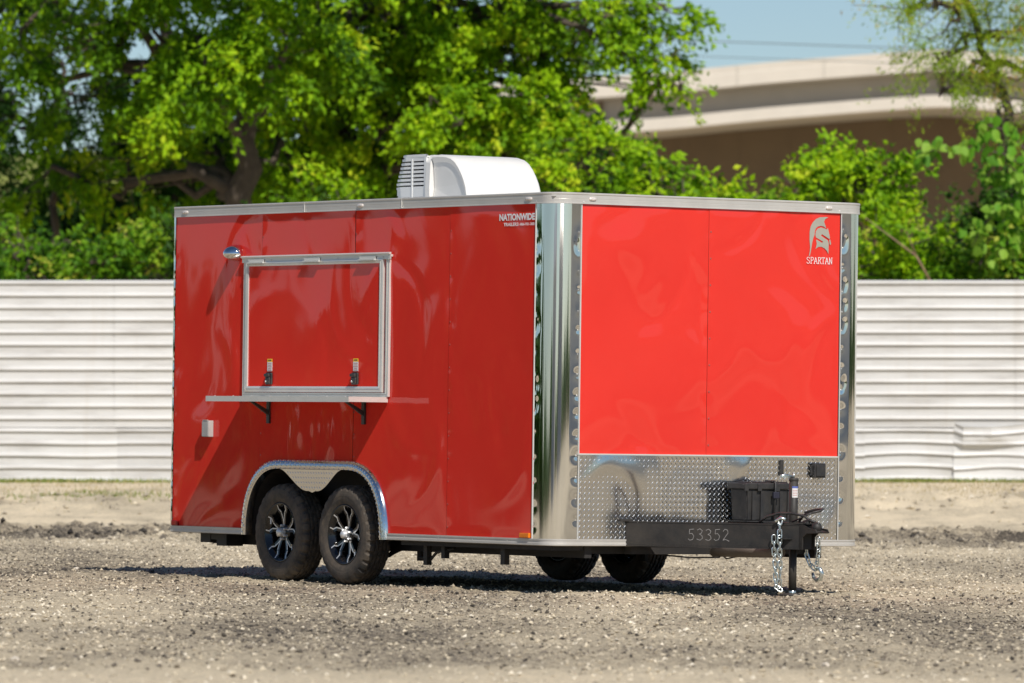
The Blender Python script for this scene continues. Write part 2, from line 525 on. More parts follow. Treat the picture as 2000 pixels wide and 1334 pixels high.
# single larger stones one can pick out
def rock_mesh(seed, col):
    r = random.Random(seed)
    bm = bmesh.new()
    bmesh.ops.create_icosphere(bm, subdivisions=1, radius=0.5)
    for v in bm.verts:
        v.co *= r.uniform(0.8, 1.15)
        v.co.z *= 0.62
    mb = MB(); mb.bm(bm)
    return mb
rock_cols = {'pale': simple('pale_rock', (0.62, 0.55, 0.45), 0.9, 0, 0.15, 20), 'dark': simple('dark_rock', (0.06, 0.05, 0.045), 0.9, 0, 0.2, 20)}
for (px, py, w, kind, lab) in [
        (126, 1115, 14, 'dark', "small dark stone on the gravel left of the trailer's shadow tip"),
        (150, 1112, 12, 'pale', "pale stone on the gravel left of the shadow, furthest left of the near stones"),
        (652, 1194, 13, 'pale', "pale pointed stone on the gravel below the front near wheel"),
        (258, 1159, 12, 'pale', "pale flat stone on the gravel below the long shadow"),
        (1613, 1305, 20, 'pale', "large pale stone in the foreground below the jack"),
        (1436, 1300, 16, 'dark', "dark clod in the sandy foreground left of the large pale stone"),
        (1712, 1198, 18, 'dark', "dark low clod on the gravel right of the jack foot"),
        (1660, 1110, 13, 'dark', "dark small clod on the tan dirt right of the coupler"),
        (30, 1290, 22, 'pale', "pale stone at the lower left edge of the yard")]:
    tt = -(py - 667) / 12908.74
    el = R(0.80757) + math.atan(tt)
    Y = 36.0
    for _ in range(12):
        X = (px - 1000) / 12908.74 * Y
        gz = float(ground_h(np.array([X]), np.array([Y]))[0])
        Y = (gz - CAM_H) / math.tan(el)
    s = w / 12908.74 * Y
    rk = rock_mesh(px, kind).build("rock", rock_cols[kind], label=lab, category="stone", group="larger stones lying on the yard")
    rk.scale = (s, s, s)
    rk.location = (X, Y, gz + s * 0.12 + float(micro_h(np.array([X]), np.array([Y]))[0]))
    rk.rotation_euler = (0, 0, px)

# grass along the foot of the fence
def blades(name, cx, cy, n, hgt, seed, label, spread):
    r = np.random.default_rng(seed)
    x = cx + r.normal(0, spread[0], n); y = cy + r.normal(0, spread[1], n)
    y = np.minimum(y, 84.72)
    z = ground_h(x, y) + np.where(y < 84, micro_h(x, y), 0) - 0.01
    h = hgt * r.uniform(0.4, 1.2, n); w = 0.006 + 0.006 * r.uniform(0, 1, n)
    th = r.uniform(0, 6.28, n); lx = r.normal(0, 0.35, n) * h; ly = r.normal(0, 0.35, n) * h
    dx, dy = np.cos(th) * w, np.sin(th) * w
    V = np.stack([np.stack([x - dx, y - dy, z], -1), np.stack([x + dx, y + dy, z], -1), np.stack([x + lx, y + ly, z + h], -1)], 1).reshape(-1, 3)
    F = np.arange(3 * n).reshape(-1, 3)
    return np_mesh(name, V, F, MAT['grass'], attr={"tint": np.repeat(np.clip(r.normal(0.5, 0.25, n), 0, 1), 3)}, kind='stuff', label=label)
blades("grass", -6.3, 84.2, 3400, 0.07, 41, "low green grass along the foot of the fence at the far left", (1.2, 0.35))
blades("grass", -4.9, 77.5, 900, 0.06, 43, "sparse green tufts on the dirt bank left of the trailer", (0.9, 0.5))
blades("grass", 4.8, 84.3, 1700, 0.07, 44, "low green grass along the foot of the fence just right of the trailer", (0.55, 0.2))
blades("grass", 6.1, 84.3, 900, 0.07, 45, "small patches of green grass under the dented fence sheets", (0.5, 0.2))
blades("grass", 0, 84.2, 1100, 0.05, 46, "thin dry grass along the fence behind the trailer", (3.5, 0.25))

blades("dry_grass", 5.6, 80.5, 2600, 0.045, 47, "dry straw and debris scattered on the pale bank right of the trailer", (1.1, 2.2))
blades("dry_grass", -5.3, 80.5, 2200, 0.045, 48, "dry straw scattered on the pale bank left of the trailer", (1.2, 2.2))
for o_ in bpy.data.objects:
    if o_.name.startswith("dry_grass"):
        o_.data.materials[0] = simple('straw', (0.42, 0.34, 0.19), 0.9, 0, 0.3, 4)

# grassy bank far behind the trees, left
def hill_mesh():
    xs = np.linspace(-60, 12, 50); ys = np.linspace(150, 215, 24)
    X, Y = np.meshgrid(xs, ys)
    t = np.clip((Y - 150) / 40, 0, 1)
    e = np.clip((8 - X) / 18, 0, 1)
    Z = 0.4 + 8.6 * (t * t * (3 - 2 * t)) * (e * e * (3 - 2 * e)) + 0.3 * wave_noise(X, Y, 0.05, 71)
    V = np.stack([X, Y, Z], -1).reshape(-1, 3)
    nx = len(xs); i, j = np.meshgrid(np.arange(nx - 1), np.arange(len(ys) - 1)); a = (j * nx + i).ravel()
    F = np.stack([a, a + 1, a + 1 + nx, a + nx], -1)
    return np_mesh("hill", V, F, simple('bank_grass', (0.17, 0.19, 0.035), 0.95, 0, 0.45, 0.35), smooth=True, kind='structure')
hill_mesh()

# ================================================================== FENCE
FY = 85.0
PITCH = 0.1585
Z_TOP, Z_MID, Z_BOT = 3.056, 1.215, 0.40

def sheet(x0, x1, z0, z1, yo, seed, dent=0.0, torn=None):
    """one horizontally ribbed sheet, thickness 3 mm, rows follow the ribs"""
    prof = []
    z = Z_TOP - 0.045
    rows = [(z1, 0.004), (z1 - 0.012, 0.018), (z1 - 0.03, 0.02)] if abs(z1 - Z_TOP) < 0.01 else [(z1, 0.008)]
    while z > z0:
        for dz, d in ((0.0, 0.020), (0.006, 0.004), (0.035, 0.000), (0.075, 0.001), (0.112, 0.004), (0.128, 0.016), (0.146, 0.0215), (0.157, 0.021)):
            zz = z - dz
            if z0 < zz < z1 - 0.034 * (abs(z1 - Z_TOP) < 0.01) - 0.001:
                rows.append((zz, d))
        z -= PITCH
    rows.append((z0, 0.004))
    zs = np.array([r[0] for r in rows]); ds = np.array([r[1] for r in rows])
    nx = max(6, int((x1 - x0) / (0.12 if x0 > -20 else 1.0)))
    xs = np.linspace(x0, x1, nx + 1)
    X, Zr = np.meshgrid(xs, zs)
    D = np.repeat(ds[:, None], nx + 1, 1) * 1.45
    wob = 0.004 * wave_noise(X, Zr, 0.35, seed) 
    Y = FY - yo - D - wob
    if dent:
        k = np.clip((1.35 - Zr) / 0.9, 0, 1)
        Y = Y - dent * k * (0.5 + 0.9 * wave_noise(X, Zr * 1.5, 0.33, seed + 1, 3))
        Zr = Zr + dent * 0.8 * k * wave_noise(X, Zr * 2, 0.3, seed + 2, 2)
    if torn:
        tx0, tx1, am = torn
        g = np.clip((X - tx0) / 0.08, 0, 1) * np.clip((tx1 - X) / 0.5, 0, 1) * np.clip((Zr - (z1 - 0.35)) / 0.2, 0, 1)
        Y = Y - am * g * (1 + 0.3 * wave_noise(X, Zr, 1.2, seed + 3))
        Zr = Zr - 0.05 * g
    n = X.size
    V = np.concatenate([np.stack([X, Y, Zr], -1).reshape(-1, 3), np.stack([X, Y + 0.003, Zr], -1).reshape(-1, 3)])
    w = nx + 1
    i, j = np.meshgrid(np.arange(nx), np.arange(len(zs) - 1)); a = (j * w + i).ravel()
    F = np.stack([a, a + w, a + w + 1, a + 1], -1)
    F2 = np.stack([a + n, a + n + 1, a + n + w + 1, a + n + w], -1)
    t = np.arange(nx)
    F3 = np.stack([t, t + 1, t + 1 + n, t + n], -1)
    b = (len(zs) - 1) * w + t
    F4 = np.stack([b, b + n, b + n + 1, b + 1], -1)
    s0 = np.arange(len(zs) - 1) * w
    F5 = np.stack([s0, s0 + n, s0 + n + w, s0 + w], -1)
    s1 = s0 + nx
    F6 = np.stack([s1, s1 + w, s1 + n + w, s1 + n], -1)
    return V, np.concatenate([F, F2, F3, F4, F5, F6])

fence = empty("metal_fence", loc=(0, FY, 0.4), label="long white corrugated metal fence running behind the trailer along the dirt bank", category="fence")
def put_sheet(*a, lab=None, **k):
    V, F = sheet(*a, **k)
    V = V - np.array([0, FY, 0.4])
    o = np_mesh("sheet", V, F, MAT['fence'], fence, smooth=False)
    if lab: o["label"] = lab
px2x = lambda p: (p - 1000) / 12908.74 * FY
seams_u = [-60, -46, -39, -32, -25, -18.6, -12.0, px2x(228), 1.1, px2x(1988) , 12.6, 19, 26, 33, 40]
seams_l = [-60, -46, -39, -32, -25, -18.6, -12.0, px2x(223), -0.9, px2x(1690) - 0.05, px2x(1868), 8.9, 14.2, 20, 27, 34, 40]
for k in range(len(seams_u) - 1):
    put_sheet(seams_u[k] - 0.03, seams_u[k + 1] + 0.03, Z_MID - 0.05, Z_TOP, 0.006 * (k % 2) + 0.012, 100 + k)
for k in range(len(seams_l) - 1):
    a, b = seams_l[k], seams_l[k + 1]
    d = 0.016
    kw = {}
    lab = None
    k -= 1
    if k == 7: d = 0.020
    if k == 8: d = 0.034; lab = "dented lower sheet right of the trailer, bulging at its top edge"
    if k == 9: d = 0.045; kw = dict(torn=(a, a + 1.0, 0.09)); lab = "crumpled lower sheet at the right, torn loose and lit at its top corner"
    put_sheet(a - 0.04, b + 0.04, Z_BOT, Z_MID + (0.0 if k % 2 else 0.012), 0.006 * (k % 2) - 0.004, 200 + k, lab=lab, dent=d, **kw)
for k in range(20):
    x = -42 + k * 4.4
    MB().box((x - 0.04, 0.03, -0.1), (x + 0.04, 0.11, 2.6)).build("post", MAT['alu'], fence)

# ================================================================== BRIDGE
def bridge():
    BY = 300.0
    k = 12908.74 / BY
    z_of = lambda py: (849 - py) / k + CAM_H
    pts = [(-600, 205), (300, 190), (900, 168), (1080, 155), (1300, 141), (1500, 121), (1700, 105), (1845, 95), (1960, 104), (2100, 122), (2600, 200)]
    px = np.linspace(850, 2600, 70)
    top = np.interp(px, [p[0] for p in pts], [p[1] for p in pts])
    ker = np.array([0.25, 0.5, 0.25])
    for _ in range(2):
        top[1:-1] = np.convolve(top, ker, 'valid')
    X = (px - 1000) / k
    T = z_of(top)
    root = empty("overpass", loc=(0, BY, 0.4), label="pale concrete road overpass curving above the bushes on the right", category="bridge")
    def sweep(name, prof, mat, sm=False):
        V, F = [], []
        m = len(prof)
        for i in range(len(X)):
            for (y, dz) in prof:
                V.append((X[i], y, T[i] + dz - 0.4))
        for i in range(len(X) - 1):
            for j in range(m):
                j2 = (j + 1) % m
                F.append((i * m + j, (i + 1) * m + j, (i + 1) * m + j2, i * m + j2))
        return MB().add(V, F, sm).build(name, mat, root)
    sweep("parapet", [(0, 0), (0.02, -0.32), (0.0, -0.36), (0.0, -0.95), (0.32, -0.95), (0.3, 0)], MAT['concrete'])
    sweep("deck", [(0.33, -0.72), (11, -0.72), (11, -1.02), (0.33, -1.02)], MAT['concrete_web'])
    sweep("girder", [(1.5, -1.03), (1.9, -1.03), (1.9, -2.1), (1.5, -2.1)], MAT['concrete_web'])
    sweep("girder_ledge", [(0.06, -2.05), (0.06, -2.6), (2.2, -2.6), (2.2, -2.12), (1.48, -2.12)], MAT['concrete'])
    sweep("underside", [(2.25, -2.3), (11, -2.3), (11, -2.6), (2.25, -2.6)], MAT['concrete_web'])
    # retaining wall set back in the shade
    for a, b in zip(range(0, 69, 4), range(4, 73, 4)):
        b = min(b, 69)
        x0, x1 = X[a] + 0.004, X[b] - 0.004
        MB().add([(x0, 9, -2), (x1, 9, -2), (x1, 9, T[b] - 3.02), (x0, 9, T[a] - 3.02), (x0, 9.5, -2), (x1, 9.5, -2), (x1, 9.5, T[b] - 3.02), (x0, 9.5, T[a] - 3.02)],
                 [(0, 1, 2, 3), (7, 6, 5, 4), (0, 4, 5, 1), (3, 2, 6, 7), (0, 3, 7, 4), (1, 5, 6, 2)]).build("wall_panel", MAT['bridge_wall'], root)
    for p in range(930, 2500, 170):
        x = (p - 1000) / k
        tz = float(np.interp(x, X, T))
        MB().box((x - 0.03, -0.006, tz - 0.93 - 0.4), (x + 0.03, 0.003, tz - 0.02 - 0.4)).build("parapet_joint", MAT['concrete_web'], root)
    for p in (1845, 1175):
        x = (p - 1000) / k
        i = int(np.argmin(abs(X - x)))
        MB().box((x - 0.1, 1.3, T[i] - 1.04 - 0.4), (x + 0.1, 1.49, T[i] - 2.13 - 0.4)).build("girder_joint", MAT['bridge_wall'], root)
bridge()

# power lines
for z0, z1, sag, th, lab in ((13.65, 13.05, 0.25, 0.016, "upper thin power cable crossing the sky above the overpass"), (13.2, 12.65, 0.3, 0.011, "lower, fainter power cable crossing the sky above the overpass")):
    pts = [(-30 + 70 * t, 200 + 6 * t, z0 + 0.9 + (z1 - z0 - 1.6) * t - sag * 4 * t * (1 - t)) for t in np.linspace(0, 1, 24)]
    MB().tube(pts, th, 5).build("power_cable", MAT['cable'], label=lab, category="cable", group="power cables in the sky")

# ================================================================== TREES
def leaf_arrays(P, D, size, r, aspect=0.5):
    """P centres, D leaf axis dirs; folded four-point leaves"""
    n = len(P)
    D = D / np.linalg.norm(D, axis=1, keepdims=True)
    B = np.array([0.05, -0.55, 0.75]) + r.normal(0, 0.55, (n, 3))
    U = np.cross(D, B); U -= (U * D).sum(1, keepdims=True) * D
    U /= np.linalg.norm(U, axis=1, keepdims=True)
    Nn = np.cross(D, U)
    s = size * r.uniform(0.65, 1.25, (n, 1))
    a = P; b = P + D * s * 0.45 + U * s * aspect * 0.5 + Nn * s * 0.10
    c = P + D * s; d = P + D * s * 0.45 - U * s * aspect * 0.5 + Nn * s * 0.10
    V = np.stack([a, b, c, d], 1).reshape(-1, 3)
    F = (np.array([[0, 1, 2], [0, 2, 3]])[None] + (np.arange(n) * 4)[:, None, None]).reshape(-1, 3)
    return V, F

def sprays(r, O, Dir, L, k, jit, droop):
    """k leaves along each hanging twig"""
    n = len(O)
    t = r.uniform(0, 1, (n, k, 1))
    Lm = (L * r.uniform(0.5, 1.3, (n, 1, 1)))
    P = O[:, None] + Dir[:, None] * t * Lm
    P[:, :, 2:3] -= droop * (t * Lm) ** 2
    P += r.normal(0, jit, P.shape) * (0.4 + t)
    D = Dir[:, None] + r.normal(0, 0.75, P.shape)
    D[:, :, 2] -= 0.45
    return P.reshape(-1, 3), D.reshape(-1, 3)

def tree(name, label, cat, base, trunk_pts, lobes, leaf, seed, limbs=None, group=None, trunk_r=0.25, leafmat='leaf_bright', tint=(0.5, 0.2), bare=0, barkmat='bark'):
    """lobes: (cx,cy,cz, rx,ry,rz, nsprays); leaf: (size, twig_len, leaves_per_twig, jitter, droop, aspect)"""
    r = np.random.default_rng(seed)
    root = empty(name, loc=base, label=label, category=cat)
    if group: root["group"] = group
    bx = Vector(base)
    mb = MB()
    tp = [Vector(p) - bx for p in trunk_pts]
    # smooth, slightly wandering trunk
    def wander(a, b, ra, rb, n=6, am=0.1):
        L = (b - a).length
        pts, rs = [], []
        off = Vector((0, 0, 0))
        for i in range(n + 1):
            t = i / n
            if 0 < i < n: off = Vector(r.normal(0, am * L * 0.18, 3))
            else: off = Vector((0, 0, 0))
            pts.append(a.lerp(b, t) + off); rs.append(ra + (rb - ra) * t)
        mb.tube(pts, rs, 7)
        return pts
    rr = trunk_r
    allp = []
    for a, b in zip(tp[:-1], tp[1:]):
        rb = rr * 0.78
        allp += wander(a, b, rr, rb, 5, 0.35)
        rr = rb
    Ps, Ds, Ts = [], [], []
    for (cx, cy, cz, rx, ry, rz, ns) in lobes:
        c = Vector((cx, cy, cz)) - bx
        low = [p for p in allp if p.z <= c.z + 0.6] or allp
        near = min(low, key=lambda p: (p - c).length)
        br = wander(near, c, min(0.13, trunk_r * 0.5), 0.035, 6, 0.5)
        ncl = max(3, int(ns / 9))
        uc = r.normal(0, 1, (ncl, 3)); uc /= np.linalg.norm(uc, axis=1, keepdims=True)
        cc = uc * r.uniform(0.15, 1, (ncl, 1)) ** 0.45 * np.array([rx, ry, rz])
        which = r.integers(0, ncl, ns)
        u = uc[which] + r.normal(0, 0.4, (ns, 3)); u /= np.linalg.norm(u, axis=1, keepdims=True)
        O = cc[which] + r.normal(0, 1, (ns, 3)) * np.array([0.14, 0.14, 0.11]) + np.array(c)
        ctint = r.normal(0, 0.14, ncl)[which]
        Dir = u * np.array([1, 1, 0.35]) + r.normal(0, 0.35, (ns, 3)); Dir[:, 2] -= 0.15 + leaf[4] * 0.5
        Dir /= np.linalg.norm(Dir, axis=1, keepdims=True)
        P, D = sprays(r, O, Dir, leaf[1], leaf[2], leaf[3], leaf[4])
        Ps.append(P); Ds.append(D)
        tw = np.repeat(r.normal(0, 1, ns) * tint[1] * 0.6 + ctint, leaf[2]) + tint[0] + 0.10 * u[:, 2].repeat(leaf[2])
        Ts.append(tw + r.normal(0, 0.10, len(P)))
        for i in range(0, min(ns, 110), max(1, min(ns, 110) // 6)):
            e = Vector(O[i]); e2 = e + Vector(Dir[i]) * leaf[1]
            s = br[random.randint(2, 6)]
            mb.tube([s, s.lerp(e, 0.5) + Vector(r.normal(0, 0.12, 3)), e, e2], [0.02, 0.014, 0.008, 0.004], 4, cap=False)
    for (pts, ra, rb) in (limbs or []):
        q = [Vector(p) - bx for p in pts]
        m = len(q)
        mb.tube(q, [ra + (rb - ra) * i / (m - 1) for i in range(m)], 7)
    mb.build("trunk", MAT[barkmat], root)
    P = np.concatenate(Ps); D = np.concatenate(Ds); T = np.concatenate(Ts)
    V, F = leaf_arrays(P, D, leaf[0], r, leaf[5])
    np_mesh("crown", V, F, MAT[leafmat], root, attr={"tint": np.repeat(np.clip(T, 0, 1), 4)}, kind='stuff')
    return root

K = 12908.74
def W_(px, py, Y):
    """point of the place seen at that pixel, at distance Y"""
    el = R(0.80757) - math.atan((py - 667) / K)
    return ((px - 1000) / K * Y, Y, CAM_H + Y * math.tan(el))

def lobe(px, py, Y, wpx, hpx, depth, n):
    x, y, z = W_(px, py, Y)
    return (x, y, z, wpx / K * Y / 2, depth, hpx / K * Y / 2, n)

G = "trees beyond the fence"
TY = 106
# --- big tree, left: hanging sprays
b = W_(480, 860, TY + 1.5)
tree("leafy_tree", "tall tree with hanging bright green sprays and a dark trunk, left of the trailer roof", "tree",
     (b[0], b[1], 0.45), [(b[0], b[1], 0.4), W_(470, 420, TY + 1.2), W_(495, 180, TY + 0.8), W_(470, -150, TY + 0.5), W_(450, -500, TY)],
     [lobe(300, 60, TY - 1.0, 260, 260, 1.0, 190), lobe(400, 120, TY - 2.6, 200, 240, 0.7, 130), lobe(120, 150, TY + 1.5, 220, 200, 1.1, 62), lobe(560, 70, TY - 2.2, 260, 220, 0.8, 150),
      lobe(90, 340, TY + 3, 260, 130, 1.0, 56), lobe(250, 310, TY + 2.5, 220, 150, 1.0, 50), lobe(400, 330, TY + 3.5, 240, 220, 1.2, 70), lobe(280, -140, TY - 0.3, 700, 240, 2.4, 420), lobe(90, -230, TY - 5, 240, 160, 2.2, 150), lobe(440, -230, TY - 5, 130, 160, 2.0, 80),  # forward lobes above the frame are added to shade the foliage below
      lobe(560, -170, TY - 0.5, 500, 260, 2.6, 420), lobe(300, -420, TY, 900, 300, 2.5, 300), lobe(540, 230, TY + 3.5, 320, 420, 1.2, 150), lobe(560, 300, TY + 2.5, 200, 200, 1.0, 80), lobe(40, 60, TY - 1.0, 180, 160, 0.8, 55)],
     (0.135, 0.60, 30, 0.060, 0.6, 0.55), 1, group=G, trunk_r=0.30, tint=(0.50, 0.20),
     limbs=[([W_(495, 300, TY + 1), W_(420, 200, TY + .5), W_(300, 150, TY), W_(180, 120, TY)], 0.10, 0.03),
            ([W_(490, 200, TY + 1), W_(560, 100, TY + .5), W_(600, 20, TY)], 0.10, 0.05)])
# --- big tree, middle, with a limb reaching right over the sky
b = W_(625, 860, TY + 5)
tree("leafy_tree", "largest tree behind the roof air conditioner, its thin limb reaching right against the sky", "tree",
     (b[0], b[1], 0.45), [(b[0], b[1], 0.4), W_(600, 400, TY + 5), W_(615, 240, TY + 5), W_(632, 40, TY + 4), W_(640, -400, TY + 4)],
     [lobe(720, 90, TY + 2, 260, 260, 1.2, 190), lobe(860, 60, TY + 2, 240, 220, 1.1, 150), lobe(980, 120, TY + 2, 260, 240, 1.1, 170), lobe(900, 240, TY + 1, 300, 170, 1.1, 150),
      lobe(740, 270, TY + 3, 260, 200, 1.1, 110), lobe(1080, 60, TY + 2, 200, 160, 0.9, 52), lobe(1190, 60, TY + 2, 210, 160, 0.8, 30), lobe(1285, 100, TY + 2, 130, 180, 0.7, 22), lobe(1130, 190, TY + 2, 130, 120, 0.8, 26),
      lobe(1040, 230, TY + 2, 190, 150, 0.9, 76), lobe(1300, 10, TY + 2, 140, 110, 0.6, 18), lobe(1330, 175, TY + 1.5, 110, 90, 0.5, 9), lobe(1160, 290, TY + 1, 200, 90, 0.8, 44), lobe(800, -180, TY + 1, 760, 260, 2.6, 700), lobe(700, 160, TY + 5, 420, 360, 1.2, 190), lobe(950, 300, TY + 4.5, 360, 220, 1.2, 150), lobe(1120, -130, TY + 3, 260, 170, 1.4, 40), lobe(1110, 100, TY + 3, 200, 150, 0.9, 50), lobe(1170, 10, TY + 1.8, 200, 80, 0.7, 45), lobe(700, -450, TY + 3, 900, 300, 2.5, 280),
      lobe(640, 350, TY + 5, 260, 160, 1.0, 80), lobe(650, -230, TY - 4, 120, 160, 1.8, 70)],  # unseen high lobes of this tree are shaped to darken the crown beneath
     (0.125, 0.55, 28, 0.060, 0.45, 0.6), 2, group=G, trunk_r=0.34, tint=(0.52, 0.22),
     limbs=[([W_(620, 245, TY + 4.5), W_(720, 225, TY + 3.6), W_(840, 238, TY + 3)], 0.16, 0.06),
            ([W_(900, -40, TY + 3), W_(1010, 0, TY + 2), W_(1080, 35, TY + 1.6), W_(1150, 60, TY + 1.6), W_(1230, 110, TY + 1.6), W_(1290, 170, TY + 1.6)], 0.09, 0.02),
            ([W_(1040, 20, TY + 2), W_(1120, 10, TY + 1.6), W_(1230, 0, TY + 1.6), W_(1330, 30, TY + 1.6)], 0.05, 0.012),
            ([W_(1230, 110, TY + 1.6), W_(1300, 120, TY + 1.5), W_(1345, 80, TY + 1.5)], 0.02, 0.006)])
# --- dark tree at the left edge
b = W_(-60, 860, TY + 6)
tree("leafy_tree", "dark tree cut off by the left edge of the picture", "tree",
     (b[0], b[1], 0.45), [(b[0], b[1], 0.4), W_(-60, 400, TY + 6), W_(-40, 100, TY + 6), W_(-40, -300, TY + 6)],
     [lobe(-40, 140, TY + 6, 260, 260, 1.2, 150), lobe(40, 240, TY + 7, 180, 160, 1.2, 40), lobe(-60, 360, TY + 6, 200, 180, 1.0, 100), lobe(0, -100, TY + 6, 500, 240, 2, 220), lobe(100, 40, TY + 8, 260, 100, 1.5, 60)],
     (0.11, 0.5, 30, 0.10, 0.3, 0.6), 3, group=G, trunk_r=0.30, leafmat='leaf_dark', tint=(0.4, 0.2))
# --- slim young trunk showing at the left
b = W_(102, 860, TY + 4)
tree("slim_tree", "slim dark trunk standing before the yellow-green gap at the left", "tree",
     (b[0], b[1], 0.45), [(b[0], b[1], 0.4), W_(102, 400, TY + 4), W_(104, 260, TY + 4), W_(120, 120, TY + 4)],
     [lobe(140, 180, TY + 4, 200, 110, 1.0, 26), lobe(40, 250, TY + 4, 160, 90, 0.8, 26)], (0.10, 0.5, 28, 0.09, 0.3, 0.6), 4, group=G, trunk_r=0.085, leafmat='leaf_dark', tint=(0.6, 0.2))
# --- second-row trees, shade put into their dark leaf colour
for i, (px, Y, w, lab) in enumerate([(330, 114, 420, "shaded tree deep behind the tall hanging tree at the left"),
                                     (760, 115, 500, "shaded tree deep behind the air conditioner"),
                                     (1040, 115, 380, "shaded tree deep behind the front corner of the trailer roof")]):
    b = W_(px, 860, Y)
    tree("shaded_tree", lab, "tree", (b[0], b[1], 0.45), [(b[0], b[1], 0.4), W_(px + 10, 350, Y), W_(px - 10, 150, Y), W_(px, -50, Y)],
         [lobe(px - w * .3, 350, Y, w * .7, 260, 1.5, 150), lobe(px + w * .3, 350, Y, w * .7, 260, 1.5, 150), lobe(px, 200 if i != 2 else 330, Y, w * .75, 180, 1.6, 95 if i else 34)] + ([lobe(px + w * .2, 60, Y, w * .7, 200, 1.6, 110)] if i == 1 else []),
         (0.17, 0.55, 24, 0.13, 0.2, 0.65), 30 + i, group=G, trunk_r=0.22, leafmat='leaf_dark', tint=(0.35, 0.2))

# --- bushes on the near side of the trees, just over the fence
def bush(label, px, py_top, wpx, Y, seed, n, mat='leaf_bright', leaf=(0.125, 0.36, 24, 0.06, 0.15, 0.6), tint=(0.55, 0.2), name="bush", bot=600):
    r = random.Random(seed)
    b = W_(px, 860, Y)
    h = bot - py_top
    ls = []
    for k in range(6):
        u = (k - 2.5) / 2.5
        ls.append(lobe(px + u * wpx * 0.36 + r.uniform(-8, 8), py_top + h * (0.36 + 0.22 * u * u + r.uniform(-0.05, 0.08)), Y + r.uniform(-0.4, 0.4), wpx * 0.34, h * 0.62, 0.55, n // 8))
    ls.append(lobe(px, py_top + h * 0.72, Y, wpx * 0.95, h * 0.6, 0.6, n // 4))
    tp = [(b[0], Y, 0.4), W_(px + r.uniform(-15, 15), py_top + h * 0.75, Y), W_(px + r.uniform(-15, 15), py_top + h * 0.45, Y)]
    return tree(name, label, "bush", (b[0], Y, 0.45), tp, ls, leaf, seed, group="bushes along the back of the fence", trunk_r=0.05, leafmat=mat, tint=tint)
bush("low glossy bush above the fence at the far left, partly catching sun", 60, 415, 240, 102, 51, 120, 'leaf_mid', (0.13, 0.4, 20, 0.10, 0.15, 0.6), (0.5, 0.25))
bush("bush above the fence between the far left one and the trailer", 250, 430, 240, 101, 52, 130, 'leaf_mid', tint=(0.55, 0.25))
bush("bush peeking over the rear end of the trailer roof", 440, 360, 220, 99, 53, 120, 'leaf_dark', tint=(0.7, 0.2))
bush("bright bush left of the air conditioner, over the roof", 650, 320, 220, 99, 54, 120, 'leaf_bright', tint=(0.45, 0.2))
bush("leafy bush right of the air conditioner, behind the roof corner", 1130, 270, 250, 99, 55, 190, 'leaf_bright', tint=(0.50, 0.22))
bush("bush in front of the brown wall, left of the dark opening", 1290, 252, 230, 100, 56, 160, 'leaf_bright', tint=(0.45, 0.25), bot=560)
bush("low bush crossing the dark wall, over the middle of the front roof edge", 1430, 288, 250, 100, 57, 130, 'leaf_bright', tint=(0.55, 0.2), bot=560)
bush("small bush crossing the dark wall, next left of the tall upright bush", 1560, 320, 170, 100, 64, 90, 'leaf_mid', tint=(0.7, 0.2), bot=560)
bush("tall upright bush with a rounded bright top before the brown wall", 1655, 225, 170, 98, 58, 190, 'leaf_bright', (0.115, 0.42, 26, 0.085, 0.15, 0.65), (0.6, 0.2), bot=480)
bush("dense bush right beside the trailer's front corner, above the fence", 1760, 400, 220, 96.5, 59, 210, 'leaf_bright', tint=(0.5, 0.22), bot=640)
bush("pale flowering bush above the fence at the right", 1880, 440, 220, 97, 60, 150, 'leaf_mid', (0.09, 0.36, 26, 0.08, 0.1, 0.6), (0.65, 0.3), bot=640)
bush("bush above the fence cut off by the right edge of the picture", 2020, 380, 180, 98, 61, 140, 'leaf_mid', (0.13, 0.4, 20, 0.1, 0.2, 0.65), (0.5, 0.25), bot=640)
bush("thin bush before the brown wall between the upright bush and the right edge", 1830, 330, 200, 101, 62, 55, 'leaf_mid', (0.08, 0.4, 22, 0.09, 0.1, 0.5), (0.7, 0.3), bot=620)

# --- willow-like tree, top right
b = W_(1985, 860, 103)
tree("willow_tree", "fine-leaved olive and orange tree reaching in at the top right", "tree",
     (b[0], b[1], 0.45), [(b[0], b[1], 0.4), W_(1990, 350, 103), W_(1960, 180, 103), W_(1905, 40, 103), W_(1880, -160, 103)],
     [lobe(1860, 40, 102, 200, 130, 0.7, 60), lobe(1950, 60, 102, 200, 160, 0.8, 100), lobe(1830, 110, 102, 150, 90, 0.6, 34), lobe(1950, 160, 102.5, 190, 130, 0.8, 74), lobe(1770, 30, 102, 120, 90, 0.5, 22), lobe(1840, 175, 102, 150, 70, 0.5, 20),
      lobe(1950, -100, 102, 340, 200, 1.4, 170), lobe(2080, 80, 103, 180, 320, 1.2, 110), lobe(1950, 240, 102, 160, 60, 0.6, 26)],
     (0.085, 0.5, 26, 0.07, 0.6, 0.26), 5, group=G, trunk_r=0.12, leafmat='leaf_willow', tint=(0.45, 0.25))

